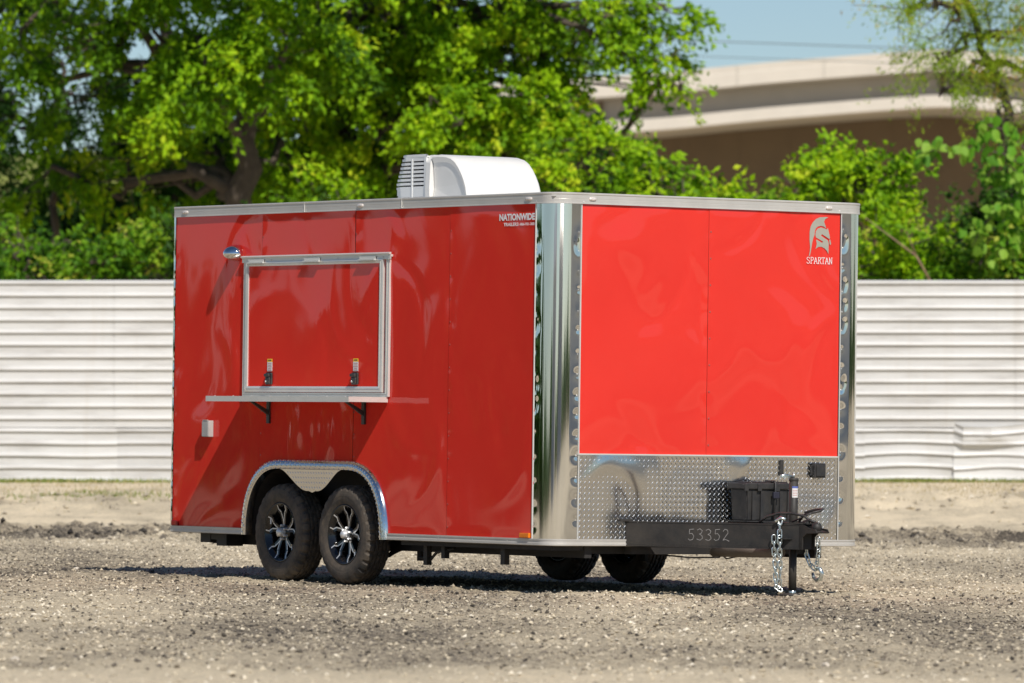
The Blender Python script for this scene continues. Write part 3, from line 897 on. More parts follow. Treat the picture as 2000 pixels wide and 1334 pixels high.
# --- broad-leaved branch, right: leaves large enough to pick apart
def broad_shrub():
    b = W_(1990, 860, 95)
    root = empty("broad_leaved_shrub", loc=(b[0], 95, 0.45), label="shrub with large heart-shaped hanging leaves arching in from the right edge", category="shrub", group="bushes along the back of the fence")
    base = Vector((b[0], 95, 0.45))
    mb = MB(); r = random.Random(5)
    mb2 = MB()
    outline = [(0, 0), (0.26, 0.10), (0.40, 0.30), (0.36, 0.55), (0.18, 0.82), (0, 1.0), (-0.18, 0.82), (-0.36, 0.55), (-0.40, 0.30), (-0.26, 0.10)]
    vs = [(u, 0.10 * abs(u) * 2, -v) for u, v in outline] + [(0, -0.02, -0.45)]
    n = len(outline)
    mb2.add(vs, [(i, (i + 1) % n, n) for i in range(n)], True)
    lm = None
    branches = [[(2010, 330), (1960, 300), (1900, 290), (1840, 290), (1790, 300)], [(2010, 300), (1970, 255), (1930, 245), (1900, 262)],
                [(2010, 420), (1980, 400), (1950, 410), (1920, 440), (1900, 480)], [(2015, 470), (1990, 460), (1960, 480), (1935, 520)], [(2010, 380), (1985, 350), (1950, 345), (1920, 350)]]
    prev = None
    cnt = 0
    for bi, br in enumerate(branches):
        pts = [Vector(W_(px, py, 95 + 0.2 * bi - 0.4)) - base for px, py in br]
        mb.tube([Vector((0, 0, -0.05)), Vector((0.15, 0, 1.6)), pts[0]] + pts, [0.03, 0.025, 0.018] + [0.015] * (len(pts) - 1) + [0.005], 5)
        for s in range(len(pts) - 1):
            for k in range(19 if bi != 1 else 14):
                p = pts[s].lerp(pts[s + 1], r.random()) + Vector((r.gauss(0, 0.05), r.gauss(0, 0.18), r.gauss(0.03, 0.09)))
                if lm is None:
                    o = mb2.build("leaf", MAT['leaf_large'], root)
                    lm = o.data
                    a = lm.attributes.new("tint", 'FLOAT', 'POINT')
                    a.data.foreach_set("value", [0.55] * len(lm.vertices))
                    metas = [lm]
                    for tv in (0.25, 0.8, 0.95):
                        m2 = lm.copy(); m2.attributes["tint"].data.foreach_set("value", [tv] * len(m2.vertices)); metas.append(m2)
                else:
                    o = link("leaf", r.choice(metas), root)
                sc = r.uniform(0.11, 0.20)
                o.scale = (sc, sc, sc)
                o.location = p
                o.rotation_euler = (r.gauss(-0.25, 0.45), r.gauss(0, 0.5), r.gauss(0, 0.9))
                cnt += 1
    mb.build("stem", MAT['bark'], root)
broad_shrub()
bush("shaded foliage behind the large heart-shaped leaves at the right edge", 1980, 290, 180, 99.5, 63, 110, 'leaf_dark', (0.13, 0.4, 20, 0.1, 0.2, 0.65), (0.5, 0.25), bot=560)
# dry leaning twigs by the right fence
for (a, m_, c, lab) in [((1690, 425), (1790, 500), (1815, 545), "dry forked twig leaning over the fence beside the trailer corner"), ((1500, 330), (1300, 300), (1240, 345), "bare twig among the bushes left of the brown wall")]:
    pts = [W_(*a, 95.4), W_(*m_, 95.4), W_(*c, 95.4)]
    t = MB().tube(pts, [0.006, 0.014, 0.02], 5)
    t.tube([pts[1], (pts[1][0] - 0.15, 95.3, pts[1][2] + 0.35)], [0.012, 0.004], 5)
    if lab.startswith("dry"):
        t.tube([pts[2], (pts[2][0] + 0.1, 95.4, 0.4)], [0.02, 0.03], 5)
        t.build("dry_twig", MAT['twig'], label=lab, category="branch")

# distant wood closing the view between trunks, and the woods mirrored in the paint
def wood(name, label, n, fn, size, seed, mat):
    r = np.random.default_rng(seed)
    P = fn(r, n)
    V, F = leaf_arrays(P, r.normal(0, 1, (n, 3)), size, r, 0.8)
    return np_mesh(name, V, F, MAT[mat], attr={"tint": np.repeat(np.clip(r.normal(0.5, 0.25, n), 0, 1), 4)}, kind='stuff', label=label)
def far_wood(r, n):
    x = r.uniform(-13, 3.5, n); y = 133 + r.uniform(0, 4, n)
    lim = 3.4 + 2.4 * (0.5 + 0.5 * wave_noise(x, x * 0, 0.18, 9, 3))
    return np.stack([x, y, 0.3 + lim * r.uniform(0, 1, n) ** 0.75], -1)
wood("thicket", "dark low thicket showing between the trunks far behind the fence", 11000, far_wood, 0.40, 81, 'leaf_dark')
def left_wood(r, n):
    a = r.uniform(R(95), R(185), n)        # bearing from +X, counter-clockwise: off to the left of the yard
    d = 120 + r.uniform(0, 18, n)
    lim = 4.2 + 3.5 * wave_noise(a * 30, a * 0, 0.16, 12, 3)
    x = d * np.cos(a); y = 48 + d * np.sin(a)
    z = 0.3 + np.maximum(lim, 1.5) * r.uniform(0, 1, n) ** 0.8
    k = (x < -22)
    x = np.where(k, x, -60 - 60 * r.uniform(0, 1, n)); y = np.where(k, y, 90 + 50 * r.uniform(0, 1, n))
    return np.stack([x, y, z], -1)
wood("reflection_woods", "far woods to the left of the yard, seen only in the trailer's paint", 26000, left_wood, 1.5, 82, 'leaf_dark')
def added_back_wood(r, n):  # made-up woods out of view, there only to be mirrored
    a = r.uniform(R(185), R(400), n)
    d = 125 + r.uniform(0, 22, n)
    lim = 1.8 + 1.6 * wave_noise(a * 30, a * 0, 0.09, 14, 3)
    return np.stack([d * np.cos(a), 48 + d * np.sin(a), 0.3 + np.maximum(lim, 1) * r.uniform(0, 1, n) ** 0.8], -1)
wood("reflection_woods", "made-up far woods behind the camera and to the right, added for reflections in the chrome corner", 14000, added_back_wood, 1.6, 83, 'leaf_dark')

# made-up pale sheds out of view, added for the polished metal to mirror
for (x, y, w, d, h, lab) in ((78, 20, 22, 16, 4.2, "made-up pale building out of view to the right, added for the polished corner to mirror"), (16, -62, 34, 12, 5.5, "made-up white building behind the camera, added for the polished corner to mirror"), (-40, -45, 26, 12, 5.0, "made-up grey building out of view to the left, added for the polished corner to mirror")):
    sh_ = empty("reflection_shed", loc=(x, y, 0), label=lab, category="building", group="sheds added for reflections")
    MB().box((-w / 2, -d / 2, -0.2), (w / 2, d / 2, h)).build("wall", MAT['grille_white'], sh_)
    MB().prism([(-d / 2 - 0.6, h + 0.003), (0, h + 1.6), (d / 2 + 0.6, h + 0.003)], lambda u, v, q: (q, u, v), -w / 2 - 0.6, w / 2 + 0.6).build("roof", MAT['alu'], sh_)
    for k in range(3):
        for sd_ in (-1, 1):
            MB().box((-w / 2 + w * (k + 0.25) / 3, sd_ * (d / 2 + 0.003), 0), (-w / 2 + w * (k + 0.7) / 3, sd_ * (d / 2 + 0.06), h * 0.7)).build("door", MAT['concrete_web'], sh_)

# ================================================================== TRAILER
W2 = 1.295; LEN = 4.88; ZB, ZT = 0.318, 2.668
T = empty("food_trailer", label="glossy red food trailer with two axles, closed serving window and black tongue on gravel", category="trailer")
T.matrix_world = TM

def warp(u, v, seed, amp=0.0016, dents=9, w=1.2, h=2.3):
    r = np.random.default_rng(seed)
    d = amp * 0.8 * wave_noise(u, v * 0.7, 0.85, seed, 2, 5)
    for _ in range(dents):
        cu, cv = r.uniform(0, w), r.uniform(0, h)
        su, sv = r.uniform(0.045, 0.12), r.uniform(0.14, 0.42)
        an = r.uniform(-0.9, 0.9); ca, sa = math.cos(an), math.sin(an)
        uu, vv = (u - cu) * ca + (v - cv) * sa, -(u - cu) * sa + (v - cv) * ca
        bend = uu + 1.4 * vv * vv * r.choice([-1, 1])
        d += r.choice([-1, 1]) * amp * r.uniform(0.4, 1.1) * np.exp(-(bend / su) ** 2 - (vv / sv) ** 2)
    return d

ARCH_X0, ARCH_X1, ARCH_Z = -3.873, -1.989, 0.852
def arch_pts(n=22, off=0.0):
    """outer outline of the fender flare, from rear foot to front foot"""
    pts = []
    ax, az = 0.50, ARCH_Z - ZB
    for i in range(n + 1):
        t = i / n * math.pi / 2
        pts.append((ARCH_X0 + ax - (ax - off) * math.cos(t) ** 0.86, ZB + (az - off) * math.sin(t) ** 0.86))
    for i in range(n + 1):
        t = (1 - i / n) * math.pi / 2
        pts.append((ARCH_X1 - ax + (ax - off) * math.cos(t) ** 0.86, ZB + (az - off) * math.sin(t) ** 0.86))
    return pts
def in_arch(x, z, off):
    ax, az = 0.50, ARCH_Z - ZB
    xl, xr = ARCH_X0 + ax, ARCH_X1 - ax
    dx = np.where(x < xl, xl - x, np.where(x > xr, x - xr, 0))
    e = 2 / 0.86
    return ((dx / (ax - off)) ** e + (np.clip(z - ZB, 0, 9) / (az - off)) ** e) < 1

def wall_panel(name, a0, a1, z0, z1, out, fn, seed, mat, amp=0.0016, cut=False, dimples=(), step=0.024, lab=None, dents=9):
    nx = max(4, int(round((a1 - a0) / step))); nz = max(4, int(round((z1 - z0) / step)))
    A, Z = np.meshgrid(np.linspace(a0, a1, nx + 1), np.linspace(z0, z1, nz + 1))
    edge = np.clip(np.minimum(np.minimum(A - a0, a1 - A), np.minimum(Z - z0, z1 - Z)) / 0.06, 0, 1)
    D = out + warp(A - a0, Z - z0, seed, amp, dents, a1 - a0, z1 - z0) * (0.25 + 0.75 * edge)
    for q_ in dimples:
        da, dz, ds, dd = q_[:4]
        dh = q_[4] if len(q_) > 4 else ds
        D -= dd * np.exp(-((A - da) / ds) ** 2 - ((Z - dz) / dh) ** 2)
    V = np.array([fn(a, z, d) for a, z, d in zip(A.ravel(), Z.ravel(), D.ravel())])
    w = nx + 1
    i, j = np.meshgrid(np.arange(nx), np.arange(nz)); q = (j * w + i).ravel()
    F = np.stack([q, q + 1, q + 1 + w, q + w], -1)
    if cut:
        ca = (A[:-1, :-1] + A[1:, 1:]).ravel() / 2; cz = (Z[:-1, :-1] + Z[1:, 1:]).ravel() / 2
        F = F[~in_arch(ca, cz, 0.03)]
    o = np_mesh(name, V, F, mat, T, smooth=True)
    if lab: o["label"] = lab
    return o

side = lambda a, z, d: (a, -W2 - d, z)
front = lambda a, z, d: (d, a, z)
seams = [-4.86, -3.672, -2.447, -1.255, -0.205]
zr = np.arange(0.42, 2.55, 0.155)
for k in range(4):
    a, b = seams[k], seams[k + 1]
    rr_ = random.Random(k)
    dm = [(a + 0.014 + rr_.uniform(-.004, .01), z, rr_.uniform(0.018, 0.04), rr_.uniform(0.0, 0.0016)) for z in zr]
    if k in (1,):   # buckles under the shelf
        dm += [(x, z, w, d, h) for x, z, w, d, h in ((-3.30, 1.05, 0.035, 0.004, 0.16), (-3.14, 1.10, 0.05, -0.003, 0.12), (-2.98, 0.98, 0.03, 0.005, 0.13), (-2.86, 1.12, 0.04, 0.003, 0.10), (-2.74, 1.0, 0.03, -0.004, 0.16), (-2.60, 1.08, 0.04, 0.003, 0.12))]
    dm += [(rr_.uniform(a + .1, b - .1), rr_.uniform(0.5, 2.4), rr_.uniform(0.05, 0.09), rr_.choice([-1, 1]) * 0.0010, rr_.uniform(0.1, 0.25)) for _ in range(2)]
    wall_panel("side_panel", a + 0.0018, b - 0.0018, 0.345, 2.61, 0.0 + 0.0022 * (k % 2), side, 300 + k, MAT['red'], amp=[0.0026, 0.0026, 0.0024, 0.0020][k], cut=(k in (0, 1, 2)), dimples=dm)
wall_panel("far_side_panel", -4.86, -0.2, 0.345, 2.61, 0, lambda a, z, d: (a, W2 + d, z), 310, MAT['red'], cut=True, step=0.06)
wall_panel("rear_door", -1.2, 1.2, 0.345, 2.61, 0, lambda a, z, d: (-LEN + 0.01 - d, a, z), 311, MAT['red'], step=0.06)
for k, (a, b) in enumerate(((-1.088, -0.0333), (-0.0322, 1.072))):
    dm = [(-0.014 if k else -0.05, z, 0.04, 0.0010) for z in np.arange(1.0, 2.6, 0.18)]
    wall_panel("front_panel", a, b, 0.93, 2.61, 0.0015 * k, front, 320 + 7 * k, MAT['red'], amp=0.0042, dimples=dm, dents=12)
# diamond plate guard with its raised ridges
plate_f = lambda a, z, d: (d + 0.006 * (z - 0.352) / 0.57, a, z)
dp = wall_panel("diamond_plate", -1.088, 1.072, 0.352, 0.924, 0.0015, plate_f, 330, MAT['plate'], amp=0.0050, dents=20)
def ridges(pts_fn, n0, n1, pitch, name, parent, L=0.0130, wd=0.0038, h=0.0019, both=True, keep=None):
    mb = MB()
    for j in range(int(n1 / pitch)):
        for i in range(int(n0 / pitch)):
            for q in ((0, 1), (0.5, -1)):
                u, v = (i + 0.5 + q[0]) * pitch, (j + 0.5 + q[0]) * pitch
                if u > n0 - L or v > n1 - L or (keep and not keep(u, v)): continue
                s, c = math.sin(R(52)) , math.cos(R(52)) * q[1]
                P = [(-L * c, -L * s, 0), (wd * s, -wd * c, 0), (L * c, L * s, 0), (-wd * s, wd * c, 0), (0, 0, h)]
                mb.add([pts_fn(u + p[0], v + p[1], p[2]) for p in P], [(0, 1, 4), (1, 2, 4), (2, 3, 4), (3, 0, 4)])
    return mb.build(name, MAT['plate_bar'], parent, kind='stuff')
ridges(lambda u, v, h: (0.0042 + h + 0.006 * v / 0.57, -1.086 + u, 0.355 + v), 2.155, 0.566, 0.0368, "plate_ridges", dp)
MB().box((0.001, -1.088, 0.9245), (0.013, 1.072, 0.934)).build("plate_edge_strip", MAT['alu_bright'], T)

# dark core so that no light leaks through, floor, roof
MB().box((-LEN + 0.03, -W2 + 0.03, 0.90), (-0.08, W2 - 0.03, 2.60)).box((-1.94, -W2 + 0.05, 0.33), (-0.10, W2 - 0.05, 0.897)).box((-LEN + 0.04, -W2 + 0.05, 0.33), (-3.92, W2 - 0.05, 0.897)).box((-3.917, -0.98, 0.33), (-1.943, 0.98, 0.897)).build("light_block_core", MAT['dark'], T)
rv, rf = [], []
for i in range(13):
    y = -W2 + 0.01 + i * (2 * W2 - 0.02) / 12
    z = 2.645 + 0.018 * (1 - (y / W2) ** 2)
    rv += [(-LEN + 0.01, y, z), (-0.03, y, z)]
for i in range(12): rf.append((2 * i, 2 * i + 1, 2 * i + 3, 2 * i + 2))
MB().add(rv, rf, True).build("roof", MAT['grey_roof'], T)

# ---- perimeter path (near rear corner -> front -> far rear corner -> back)
def perim(off, r=0.14, n=14):
    """points with outward offset; starts at near rear corner, runs forward"""
    P = []
    def arc(cx, cy, a0, a1, rad, m):
        for i in range(m + 1):
            t = a0 + (a1 - a0) * i / m
            P.append((cx + rad * math.cos(t), cy + rad * math.sin(t)))
    rb = 0.012
    P.append((-LEN + rb, -W2 - off))
    for x in np.linspace(-4.5, -0.5, 9): P.append((x, -W2 - off))
    arc(-r, -W2 + r, -math.pi / 2, 0, r + off, n)
    for y in np.linspace(-0.95, 0.95, 5): P.append((off, y))
    arc(-r, W2 - r, 0, math.pi / 2, r + off, n)
    for x in (-0.6, -2.5, -4.3): P.append((x, W2 + off))
    P.append((-LEN + rb, W2 + off)); P.append((-LEN - off, W2 - rb)); P.append((-LEN - off, -W2 + rb))
    return P
def sweep_perim(name, prof, mat, lo=0, hi=None, parent=T, smooth=True, closed=True):
    """prof [(off, z)]"""
    cols = [perim(o) for o, z in prof]
    n = len(cols[0]); m = len(prof)
    V, F = [], []
    for i in range(n):
        for j in range(m):
            V.append((cols[j][i][0], cols[j][i][1], prof[j][1]))
    for i in range(n if closed else n - 1):
        i2 = (i + 1) % n
        for j in range(m - 1):
            F.append((i * m + j, i2 * m + j, i2 * m + j + 1, i * m + j + 1))
    mb = MB(); mb.add(V, F, False)
    return mb.build(name, mat, parent)
top_trim = sweep_perim("roof_trim", [(-0.03, 2.672), (0.012, 2.672), (0.016, 2.668), (0.016, 2.660), (0.0125, 2.656), (0.0125, 2.632), (0.0115, 2.630), (0.0125, 2.628), (0.0125, 2.606), (0.015, 2.603), (0.015, 2.597), (0.002, 2.597)], MAT['alu'])
MAT['alu'].node_tree.nodes["Principled BSDF"].inputs["Anisotropic"].default_value = 0.3
def bottom_trim(name, cut):
    prof = [(0.002, 0.362), (0.010, 0.362), (0.010, 0.352), (0.007, 0.350), (0.007, 0.336), (0.011, 0.334), (0.011, 0.320), (0.0, 0.316), (-0.06, 0.316)]
    cols = [perim(o) for o, z in prof]
    n = len(cols[0]); m = len(prof)
    V, F = [], []
    def col(i, x=None):
        return [((cols[j][i][0] if x is None else x), cols[j][i][1], prof[j][1]) for j in range(m)]
    rows = [col(0), col(0, ARCH_X0 + 0.01)]
    rows2 = [col(1, ARCH_X1 - 0.01)]
    i0 = next(i for i in range(n) if cols[0][i][0] > ARCH_X1)
    rows2 += [col(i) for i in range(i0, n)] + [col(0)]
    mb = MB()
    for rws in (rows, rows2):
        V = [p for rw in rws for p in rw]
        F = [(i * m + j, (i + 1) * m + j, (i + 1) * m + j + 1, i * m + j + 1) for i in range(len(rws) - 1) for j in range(m - 1)]
        mb.add(V, F)
    return mb.build(name, MAT['alu'], T)
bottom_trim("bottom_trim", None)

# ---- polished corners with rivet dents
def corner(sgn, seed, lab):
    r = 0.14
    path = [(-0.212, W2)] + [(-0.205 + 0.025 * i / 3, W2) for i in range(4)][1:]
    path = [(-0.213 + i * 0.008, W2) for i in range(9)] + [(-r + r * math.sin(t), W2 - r + r * math.cos(t)) for t in np.linspace(0, math.pi / 2, 30)[1:-1]]
    path += [(0, W2 - r - i * 0.008) for i in range(10)]
    # arc length
    s = [0]
    for a, b in zip(path[:-1], path[1:]): s.append(s[-1] + math.dist(a, b))
    s = np.array(s); Ltot = s[-1]
    nrm = []
    for i in range(len(path)):
        a = path[max(0, i - 1)]; b = path[min(len(path) - 1, i + 1)]
        dx, dy = b[0] - a[0], b[1] - a[1]; l = math.hypot(dx, dy); nrm.append((-dy / l, dx / l))
    zs = np.linspace(0.362, 2.598, 230)
    S, Z = np.meshgrid(s, zs)
    rn = np.random.default_rng(seed)
    D = np.full_like(S, 0.003)
    z = 0.44
    rivs = []
    for side_ in (0, 1):
        z = 0.44 + 0.05 * side_
        while z < 2.56:
            c = 0.014 if side_ == 0 else Ltot - 0.014
            low = 1 - min(1, z / 2.2) * 0.45
            sz = rn.uniform(0.018, 0.036) * (1.0 if side_ == 1 else 0.75) ; dp_ = rn.uniform(0.0010, 0.0036) * low * (1 if side_ == 1 else 0.5)
            D -= dp_ * np.exp(-((S - c) / (sz * 0.9)) ** 2 - ((Z - z) / sz) ** 2)
            if rn.uniform() < 0.25:
                D -= 0.0025 * np.exp(-((S - c + (0.02 if side_ else -0.02)) / 0.025) ** 2 - ((Z - z - 0.05) / 0.05) ** 2)
            rivs.append((c, z)); z += rn.uniform(0.125, 0.17)
    D += 0.0008 * wave_noise(S, Z * 0.12, 2.2, seed, 2)
    V = []
    for jj in range(len(zs)):
        for ii in range(len(s)):
            nx, ny = -nrm[ii][0], -nrm[ii][1]
            x, y = path[ii]
            # outward = away from body
            ox, oy = (nrm[ii] if (nrm[ii][0] + nrm[ii][1]) > 0 else (nx, ny))
            V.append((x + ox * D[jj, ii], sgn * (y + oy * D[jj, ii]), zs[jj]))
    w = len(s); i, j = np.meshgrid(np.arange(w - 1), np.arange(len(zs) - 1)); q = (j * w + i).ravel()
    F = np.stack([q, q + 1, q + 1 + w, q + w], -1)
    if sgn > 0: F = F[:, ::-1]
    o = np_mesh("corner_post", np.array(V), F, MAT['chrome'], T, smooth=True, label=lab)
    mb = MB()
    for c, z in rivs:
        k = int(np.argmin(abs(s - c))); x, y = path[k]
        ox, oy = (nrm[k] if (nrm[k][0] + nrm[k][1]) > 0 else (-nrm[k][0], -nrm[k][1]))
        p = Vector((x, sgn * y, z)); n_ = Vector((ox, sgn * oy, 0))
        t = n_.cross(Vector((0, 0, 1)))
        ring = [p + (t * math.cos(a) + Vector((0, 0, 1)) * math.sin(a)) * 0.006 for a in [i * math.pi / 3 for i in range(6)]]
        mb.add([*ring, p + n_ * 0.005], [(i, (i + 1) % 6, 6) for i in range(6)], True)
    mb.build("rivets", MAT['alu_bright'], o, kind='stuff')
    # the thin folded edges
    e = MB().box((-0.218, sgn * (W2 + 0.0005), 0.362), (-0.212, sgn * (W2 + 0.008), 2.597)).box((0.001, sgn * (W2 - 0.2105), 0.362), (0.008, sgn * (W2 - 0.2175), 2.597))
    e.build("edge_strip", MAT['alu_bright'], o)
corner(-1, 51, "polished near corner post between red side and red front, dented round its rivets")
corner(1, 52, "polished far front corner post")

# ---- rear corner strip, wavy polished
def rear_strip():
    zs = np.linspace(0.362, 2.597, 160)
    V, F = [], []
    for k, z in enumerate(zs):
        w = 0.0025 * math.sin(z * 34 + math.sin(z * 9) * 2)
        for (x, y) in ((-4.853, -W2 - 0.006), (-4.868 + w * .3, -W2 - 0.007 - w), (-LEN, -W2 - 0.004), (-LEN - 0.008, -W2 + 0.01), (-LEN - 0.008, -W2 + 0.05)):
            V.append((x, y, z))
    for k in range(len(zs) - 1):
        for j in range(4): F.append((k * 5 + j, k * 5 + j + 1, (k + 1) * 5 + j + 1, (k + 1) * 5 + j))
    MB().add(V, F, True).build("rear_corner_strip", MAT['chrome'], T)
rear_strip()

# ---- screws along the seams
def dome(mb, p, n_, r=0.0065, h=0.004):
    p = Vector(p); n_ = Vector(n_)
    t = n_.cross(Vector((0, 0, 1))).normalized(); u = n_.cross(t)
    ring = [p + (t * math.cos(a) + u * math.sin(a)) * r for a in [i * math.pi / 3 for i in range(6)]]
    mb.add([*ring, p + n_ * h], [(i, (i + 1) % 6, 6) for i in range(6)], True)
red_screw = simple('red_screw', (0.50, 0.10, 0.08), 0.15, 0.2, 0.1, 30)
for k, x in enumerate(seams[:4]):
    mb = MB()
    for z in zr:
        if k in (1, 2) and 1.27 < z < 2.31: continue
        if k in (1, 2) and z < 0.88: continue
        dome(mb, (x + 0.014, -W2 - 0.0015, z), (0, -1, 0))
    mb.build("screws", red_screw, T, kind='stuff')
mb = MB()
for z in np.arange(1.0, 2.6, 0.18):
    dome(mb, (0.0025, -0.016, z), (1, 0, 0), 0.008, 0.005)
mb.build("screws", red_screw, T, kind='stuff')
mb = MB()
for z in np.arange(0.40, 0.93, 0.11):
    dome(mb, (0.004, 1.062, z), (1, 0, 0), 0.005); dome(mb, (0.004, -1.08, z), (1, 0, 0), 0.005)
for x in np.arange(-4.7, -0.3, 0.42):
    if not (-3.9 < x < -1.95): dome(mb, (x, -W2 - 0.010, 0.343), (0, -1, 0), 0.005)
for y in np.arange(-0.95, 1.0, 0.35): dome(mb, (0.010, y, 0.343), (1, 0, 0), 0.005)
mb.build("screws", MAT['alu_bright'], T, kind='stuff')

# ---- fender flare with tread, fin, dark wheel well
def flare():
    pts = arch_pts(20)
    prof = [(-0.004, -0.002), (0.0, 0.016), (0.010, 0.028), (0.026, 0.036), (0.046, 0.037), (0.058, 0.033), (0.062, 0.024), (0.062, -0.03)]   # (inward, out of wall)
    V, F = [], []
    n = len(pts)
    cen = []
    for i in range(n):
        a = Vector(pts[max(0, i - 1)]); b = Vector(pts[min(n - 1, i + 1)])
        t = (b - a).normalized(); inn = Vector((t.y, -t.x))
        cen.append((Vector(pts[i]), inn))
        for (o_, d) in prof:
            p = Vector(pts[i]) + inn * o_
            V.append((p.x, -W2 - d, p.y))
    m = len(prof)
    for i in range(n - 1):
        for j in range(m - 1): F.append((i * m + j, i * m + j + 1, (i + 1) * m + j + 1, (i + 1) * m + j))
    o = MB().add(V, F, True).build("fender_flare", MAT['plate'], T)
    # embossed ridges along the band
    acc = [0]
    for i in range(1, n): acc.append(acc[-1] + (cen[i][0] - cen[i - 1][0]).length)
    mb = MB()
    k = 0
    s = 0.02
    while s < acc[-1] - 0.02:
        i = max(1, next(ii for ii in range(n) if acc[ii] >= s)); t = (s - acc[i - 1]) / max(1e-6, acc[i] - acc[i - 1])
        p = cen[i - 1][0].lerp(cen[i][0], t); inn = cen[i - 1][1].lerp(cen[i][1], t).normalized(); tg = Vector((-inn.y, inn.x))
        for q, (o_, d, no) in enumerate(((0.003, 0.020, 0.5), (0.020, 0.0335, 0.3), (0.036, 0.037, 0.0), (0.054, 0.035, 0.1))):
            if (k + q) % 2: continue
            sg = 1 if (k + q) % 4 == 0 else -1
            c = p + inn * o_
            a = c + tg * 0.010 + inn * 0.007 * sg; b = c - tg * 0.010 - inn * 0.007 * sg
            w = (tg * 0.003 - inn * 0.003 * sg)
            y0 = -W2 - d - 0.0004
            mb.add([(a.x, y0, a.y), ((c + w).x, y0, (c + w).y), (b.x, y0, b.y), ((c - w).x, y0, (c - w).y), (c.x, y0 - 0.004, c.y)], [(0, 1, 4), (1, 2, 4), (2, 3, 4), (3, 0, 4)])
        s += 0.016; k += 1
    mb.build("flare_ridges", MAT['plate_bar'], o, kind='stuff')
    # fin between the wheels
    tipx, tipz = -2.945, 0.628
    fin = []
    for i in range(15):
        t = i / 14
        x = -3.35 + (tipx - 0.045 + 3.35) * t
        fin.append((x, 0.790 - (0.790 - tipz - 0.012) * (t ** 1.7 * (3 - 2 * t) / 1.0 if t < 1 else 1)))
    fin += [(tipx, tipz)]
    for i in range(15):
        t = 1 - i / 14
        x = -2.55 + (tipx + 0.045 + 2.55) * t
        fin.append((x, 0.790 - (0.790 - tipz - 0.012) * (t ** 1.7 * (3 - 2 * t) if t < 1 else 1)))
    fo = MB().prism(fin, lambda u, v, d: (u, d - (v - 0.79) * 0.09, v), -W2 - 0.030, -W2 - 0.027).build("fender_fin", MAT['plate'], T)
    def keep(u, v):
        x, z = -3.35 + u, 0.63 + v
        f = [p for p in fin]
        # z above the curve at x
        if x < tipx: zz = np.interp(x, [p[0] for p in f[:16]], [p[1] for p in f[:16]])
        else: zz = np.interp(x, [p[0] for p in f[15:]], [p[1] for p in f[15:]])
        return z > zz + 0.012
    ridges(lambda u, v, h: (-3.35 + u, -W2 - 0.0302 - h - (v - 0.16) * 0.09, 0.63 + v), 0.8, 0.158, 0.034, "fin_ridges", fo, L=0.0125, wd=0.004, h=0.0035, keep=keep)
flare()
# wheel well: inner liner
def well(s):
    pts = arch_pts(10, 0.05)
    V, F = [], []
    for (x, z) in pts: V += [(x, s * (W2 - 0.005), z), (x, s * 0.99, z)]
    for i in range(len(pts) - 1): F.append((2 * i, 2 * i + 1, 2 * i + 3, 2 * i + 2))
    mb = MB().add(V, F)
    mb.add([(x, s * 0.985, z) for x, z in pts], [tuple(range(len(pts)))])
    mb.build("wheel_well", MAT['dark'], T)
well(-1); well(1)

# ---- wheels
def make_tyre():
    ro, ri, hw = 0.345, 0.209, 0.102
    prof = []
    # from outer bead over the sidewall and tread to the inner bead  (r, y); outer side = -y
    half = [(ri, -0.078), (ri + 0.006, -0.092), (ri + 0.02, -0.098), (ri + 0.035, -0.103), (ri + 0.045, -0.1045), (0.262, -0.105), (0.268, -0.1065), (0.285, -0.106), (0.305, -0.102), (0.322, -0.094), (0.331, -0.087), (0.337, -0.079), (0.3415, -0.070)]
    tread = [(0.3435, -0.056), (0.3435, -0.054), (0.331, -0.052), (0.331, -0.041), (0.344, -0.039), (0.3447, -0.024), (0.332, -0.022), (0.332, -0.011), (0.345, -0.009), (0.345, 0.0)]
    prof = half + tread + [(r, -y) for r, y in reversed(tread[:-1])] + [(r, -y) for r, y in reversed(half)]
    nh = len(half)
    def rmod(i, j, r, a):
        jj = min(j, len(prof) - 1 - j)
        if jj in (9, 10, 11) and i % 6 < 2: r -= 0.010
        if jj in (nh - 1, nh, nh + 1) and (i % 6 < 2): r -= 0.011
        if jj in (nh + 4, nh + 5, nh + 8, nh + 9) and i % 6 == (2 if jj < nh + 6 else 5): r -= 0.009
        if i in (0,): pass
        return r, a
    mb = MB()
    mb.lathe(prof, 168, 'y', rmod=rmod, smooth=False)
    me_s = mb
    return mb
def make_rim():
    mb = MB()
    mb.lathe([(0.209, -0.080), (0.212, -0.088), (0.208, -0.092), (0.201, -0.090), (0.194, -0.078), (0.176, -0.070), (0.170, -0.02), (0.165, 0.06), (0.19, 0.08), (0.20, 0.08)], 56, 'y')
    mb.lathe([(0.001, 0.0), (0.165, 0.005)], 40, 'y')                      # dark brake disc behind
    mb.lathe([(0.001, -0.062), (0.040, -0.062), (0.058, -0.052), (0.064, -0.02), (0.064, 0.0)], 32, 'y')   # hub boss
    return mb
